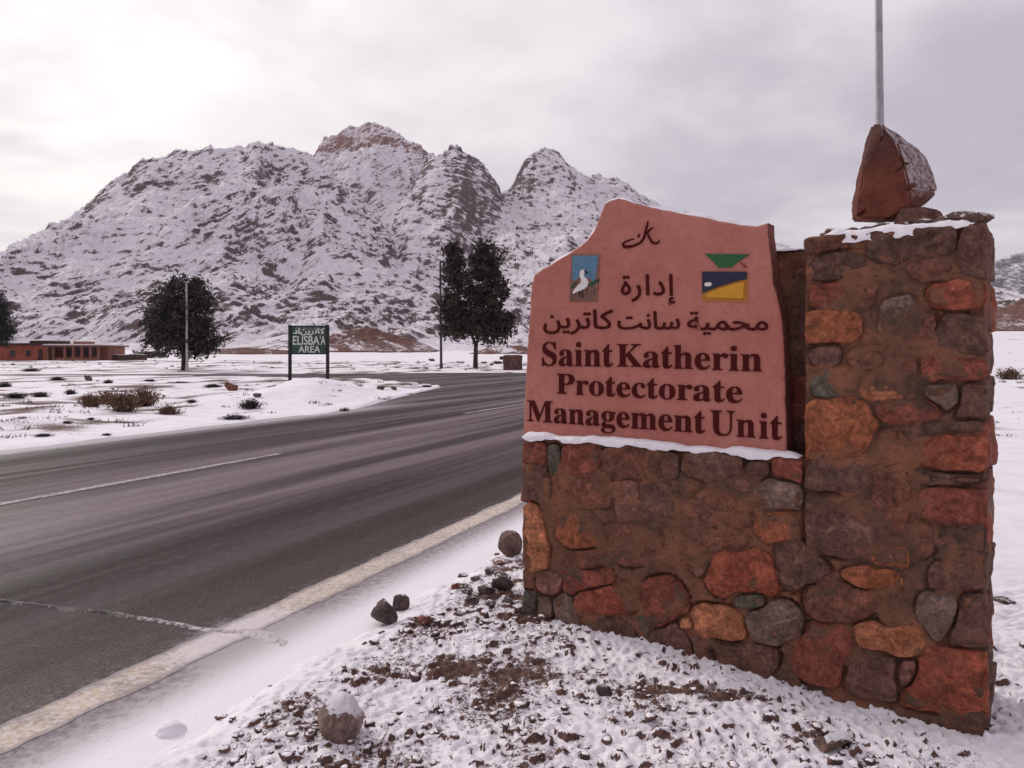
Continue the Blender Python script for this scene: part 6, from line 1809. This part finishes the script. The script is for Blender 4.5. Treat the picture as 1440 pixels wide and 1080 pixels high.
rock(326, 554, 24, 16, 'square dark red rock on the field behind the left verge', M_ROCKRED, 41)
rock(536, 552, 19, 8, 'dark rock near the point where the side road leaves', M_ROCKDARK, 43)
rock(124, 537, 15, 9, 'round dark rock alone on the far part of the left field', M_ROCKDARK, 47)
rock(850, 1000, 26, 16, 'dark rock half sunk in the stony snow in front of the wall', M_ROCKDARK, 53)
rock(1172, 1078, 70, 22, 'pale flat rock dusted with snow at the bottom edge by the pillar', M_ROCKSNOW, 59, None, 0.6)
rock(1408, 862, 40, 10, 'dark flat rock on the snow right of the pillar', M_ROCKDARK, 61, None, 0.6)
rock(718, 768, 16, 10, 'small dark stone on the verge behind the rounded brown rock', M_ROCKDARK, 67)
FL = [(655, 846, 36, 13, 'wide dark rock flake, leftmost of the large flakes by the left foot of the wall'), (686, 852, 32, 17, 'dark thick rock flake in front of the others by the left foot of the wall'),
      (706, 846, 36, 19, 'largest dark rock flake, touching the left foot of the wall'), (672, 784, 48, 8, 'long thin dark rock flake pointing at the rounded brown rock'),
      (703, 803, 30, 9, 'flat reddish rock flake just in front of the rounded brown rock'), (706, 827, 32, 10, 'flat dark rock flake between the rounded brown rock and the largest flake'),
      (664, 866, 26, 10, 'small dark rock flake nearest the camera by the left foot of the wall')]
for k, (u, v, w_, h_, lb) in enumerate(FL):
    rock(u, v, w_, h_, lb, M_ROCKRED if 'reddish' in lb else M_ROCKDARK, 70 + k, 'broken rock flakes beside the wall', 0.7, 3)
for k, (u, v, w_, h_) in enumerate([(640, 838, 18, 10), (650, 812, 20, 8), (688, 818, 22, 8), (655, 800, 18, 7), (715, 866, 20, 9), (690, 874, 22, 8), (632, 872, 15, 8), (646, 880, 16, 8), (668, 830, 20, 8)]):
    rock(u, v, w_, h_, 'tiny broken stone chip among the larger rock flakes beside the wall', M_ROCKDARK if k % 3 else M_ROCKRED, 90 + k, 'tiny stone chips beside the wall', 0.7, 2)
FR = [(500, 553, 26, 5, 'long flat dark rock between the green sign and the main road'), (555, 551, 13, 6, 'small dark rock right of the last rock before the snow spit ends'), (362, 571, 15, 6, 'small dark rock at the left foot of the snow heap by the sign'),
      (422, 545, 16, 4, 'small dark rock between the two posts of the green sign'), (472, 546, 18, 6, 'dark rock just right of the right post of the green sign'), (600, 545.5, 17, 4, 'thin dark rock at the very tip of the snow spit'),
      (394, 546, 20, 5, 'flat dark rock behind the tuft left of the green sign'), (700, 513, 16, 5, 'rightmost of three small dark rocks between the tall tree and the masonry block'), (691, 515, 11, 4, 'middle one of three small dark rocks between the tall tree and the masonry block'),
      (681, 512, 13, 4, 'leftmost of three small dark rocks between the tall tree and the masonry block'), (648, 513, 16, 4, 'small flat dark rock just left of the trunk of the tall tree'), (608, 509, 12, 5, 'small dark rock just left of the dark thin pole')]
for k, (u, v, w_, h_, lb) in enumerate(FR):
    rock(u, v, w_, h_, lb, M_ROCKDARK, 120 + k, 'small dark rocks by the side road', 0.8, 2)

# ------------------------------------------------------------------ thin dry grass showing through the snow of the plain
rs = np.random.RandomState(83)
v, f = [], []
for _ in range(900):
    yy = 13 + 105 * rs.rand() ** 1.7
    xx = -0.70 * yy + (0.70 * yy - 2) * rs.rand() if rs.rand() < 0.75 else 0.50 * yy + 0.28 * yy * rs.rand()
    q = NR[0] * xx + NR[1] * yy
    if (xx < 0.3 * yy and q > -12.6) or (44 < yy < 62 and xx < 0.3 * yy) or pn(np.array([xx * 0.3]), np.array([yy * 0.3]), 85)[0] < -0.08:
        continue
    z0 = gz1(xx, yy)
    hgt = (0.03 + 0.09 * rs.rand() ** 2) * (0.7 + yy / 70)
    for _ in range(14):
        a = rs.rand() * 2 * PI
        b = np.array([xx + 0.10 * rs.normal(), yy + 0.08 * rs.normal(), z0 - 0.02])
        tip = b + np.array([math.cos(a) * 0.7, math.sin(a) * 0.7, 0.9]) * hgt * (0.5 + rs.rand())
        w_ = 0.005 + 0.006 * rs.rand() + yy * 0.0003
        k = len(v)
        v += [b + np.array([-w_, 0, 0]), b + np.array([w_, 0, 0]), tip]
        f.append((k, k + 1, k + 2))
tag(put('dry_grass', mesh('dry_grass', v, f), flat_mat('dry brown grass', (0.095, 0.062, 0.048), 0.5, 0.95, 1.1)), kind='stuff')

# ------------------------------------------------------------------ gravel of the verge, half buried
rs = np.random.RandomState(91)
base_ico = []
for k in range(10):
    bm = bmesh.new()
    bmesh.ops.create_icosphere(bm, subdivisions=1, radius=1.0)
    V = np.array([x.co[:] for x in bm.verts])
    F = np.array([[x.index for x in f.verts] for f in bm.faces])
    bm.free()
    V *= 1 + 0.30 * rs.normal(size=(len(V), 1)).clip(-1.5, 1.5)
    V *= np.array([1.0, 0.6 + 0.35 * rs.rand(), 0.38 + 0.3 * rs.rand()])
    base_ico.append((V, F))
N = 1700
yy = 2.35 + 4.6 * rs.rand(N * 4) ** 1.35
xx = -2.2 + 4.9 * rs.rand(N * 4)
q = NR[0] * xx + NR[1] * yy
s = (xx - P0.x) * TW.x + (yy - P0.y) * TW.y
d = (xx - P0.x) * NB.x + (yy - P0.y) * NB.y
ok = (q > -2.38 + 0.25 * pn(xx * 2, yy * 2, 301)) & ~((d > -0.015) & (s > -0.02) & (s < 2.2) & (d < 0.45))
dens = 0.45 + 1.2 * pn(xx * 1.9, yy * 1.9, 303)
wallstrip = np.exp(-np.clip(-d, 0, 9) / 0.10) * (s > 0.25) * (s < 2.3) * (d < 0)
dens = dens * (1 - 0.85 * wallstrip)
dens = np.where((s > 2.2) | (d > 0), dens * 0.18, dens)
dens = dens * (0.12 + 0.88 * sst(-2.4, -1.75, q))
dens = np.where(xx > 1.2, dens * 0.8, dens)
ok &= rs.rand(N * 4) < dens
xx, yy = xx[ok][:N], yy[ok][:N]
zz = gz(xx, yy)
r = np.clip(np.exp(rs.normal(size=len(xx)) * 0.68) * 0.0088, 0.0035, 0.034)
VV, FF, off = [], [], 0
for i in range(len(xx)):
    V, F = base_ico[i % 10]
    a = rs.rand() * 2 * PI
    ca, sa = math.cos(a), math.sin(a)
    P = V * r[i]
    VV.append(np.stack([P[:, 0] * ca - P[:, 1] * sa + xx[i], P[:, 0] * sa + P[:, 1] * ca + yy[i], P[:, 2] + zz[i] + r[i] * (0.0 + 0.25 * rs.rand())], 1))
    FF.append(F + off)
    off += len(V)
VV = np.vstack(VV).astype(np.float32)
FF = np.vstack(FF).astype(np.int32)
me = bpy.data.meshes.new('gravel')
me.vertices.add(len(VV))
me.vertices.foreach_set('co', VV.ravel())
me.loops.add(FF.size)
me.loops.foreach_set('vertex_index', FF.ravel())
me.polygons.add(len(FF))
me.polygons.foreach_set('loop_start', np.arange(0, FF.size, 3, dtype=np.int32))
me.update(calc_edges=True)
m, t = mat('gravel under thin snow')
pos = t.geo('Position')
nz = t.xyz(t.geo('Normal'))[2]
n1, n2 = t.noise(21, 3, 0.6, pos), t.noise(95, 3, 0.65, pos)
sf = t.mr(t.m('ADD', nz, t.m('MULTIPLY', t.m('SUBTRACT', n2, 0.5), 0.8)), 0.66, 0.86)
c = t.mix(t.mr(n1, 0.35, 0.65), (0.050, 0.034, 0.034), (0.15, 0.082, 0.066))
t.out(t.mix(sf, c, SNOW), 0.85, None, 0.2)
tag(put('gravel', me, m), kind='stuff')


# ------------------------------------------------------------------ thin winter haze over the valley
m, t = mat('valley haze')
vol = t.n('ShaderNodeVolumePrincipled', {'Color': (0.90, 0.88, 0.94, 1), 'Density': 0.00009, 'Anisotropy': 0.0})
t.n('ShaderNodeOutputMaterial', {'Volume': vol})
o = box('haze', -4900, 4900, -320, 6400, -12, 460, m)
tag(o, kind='stuff')
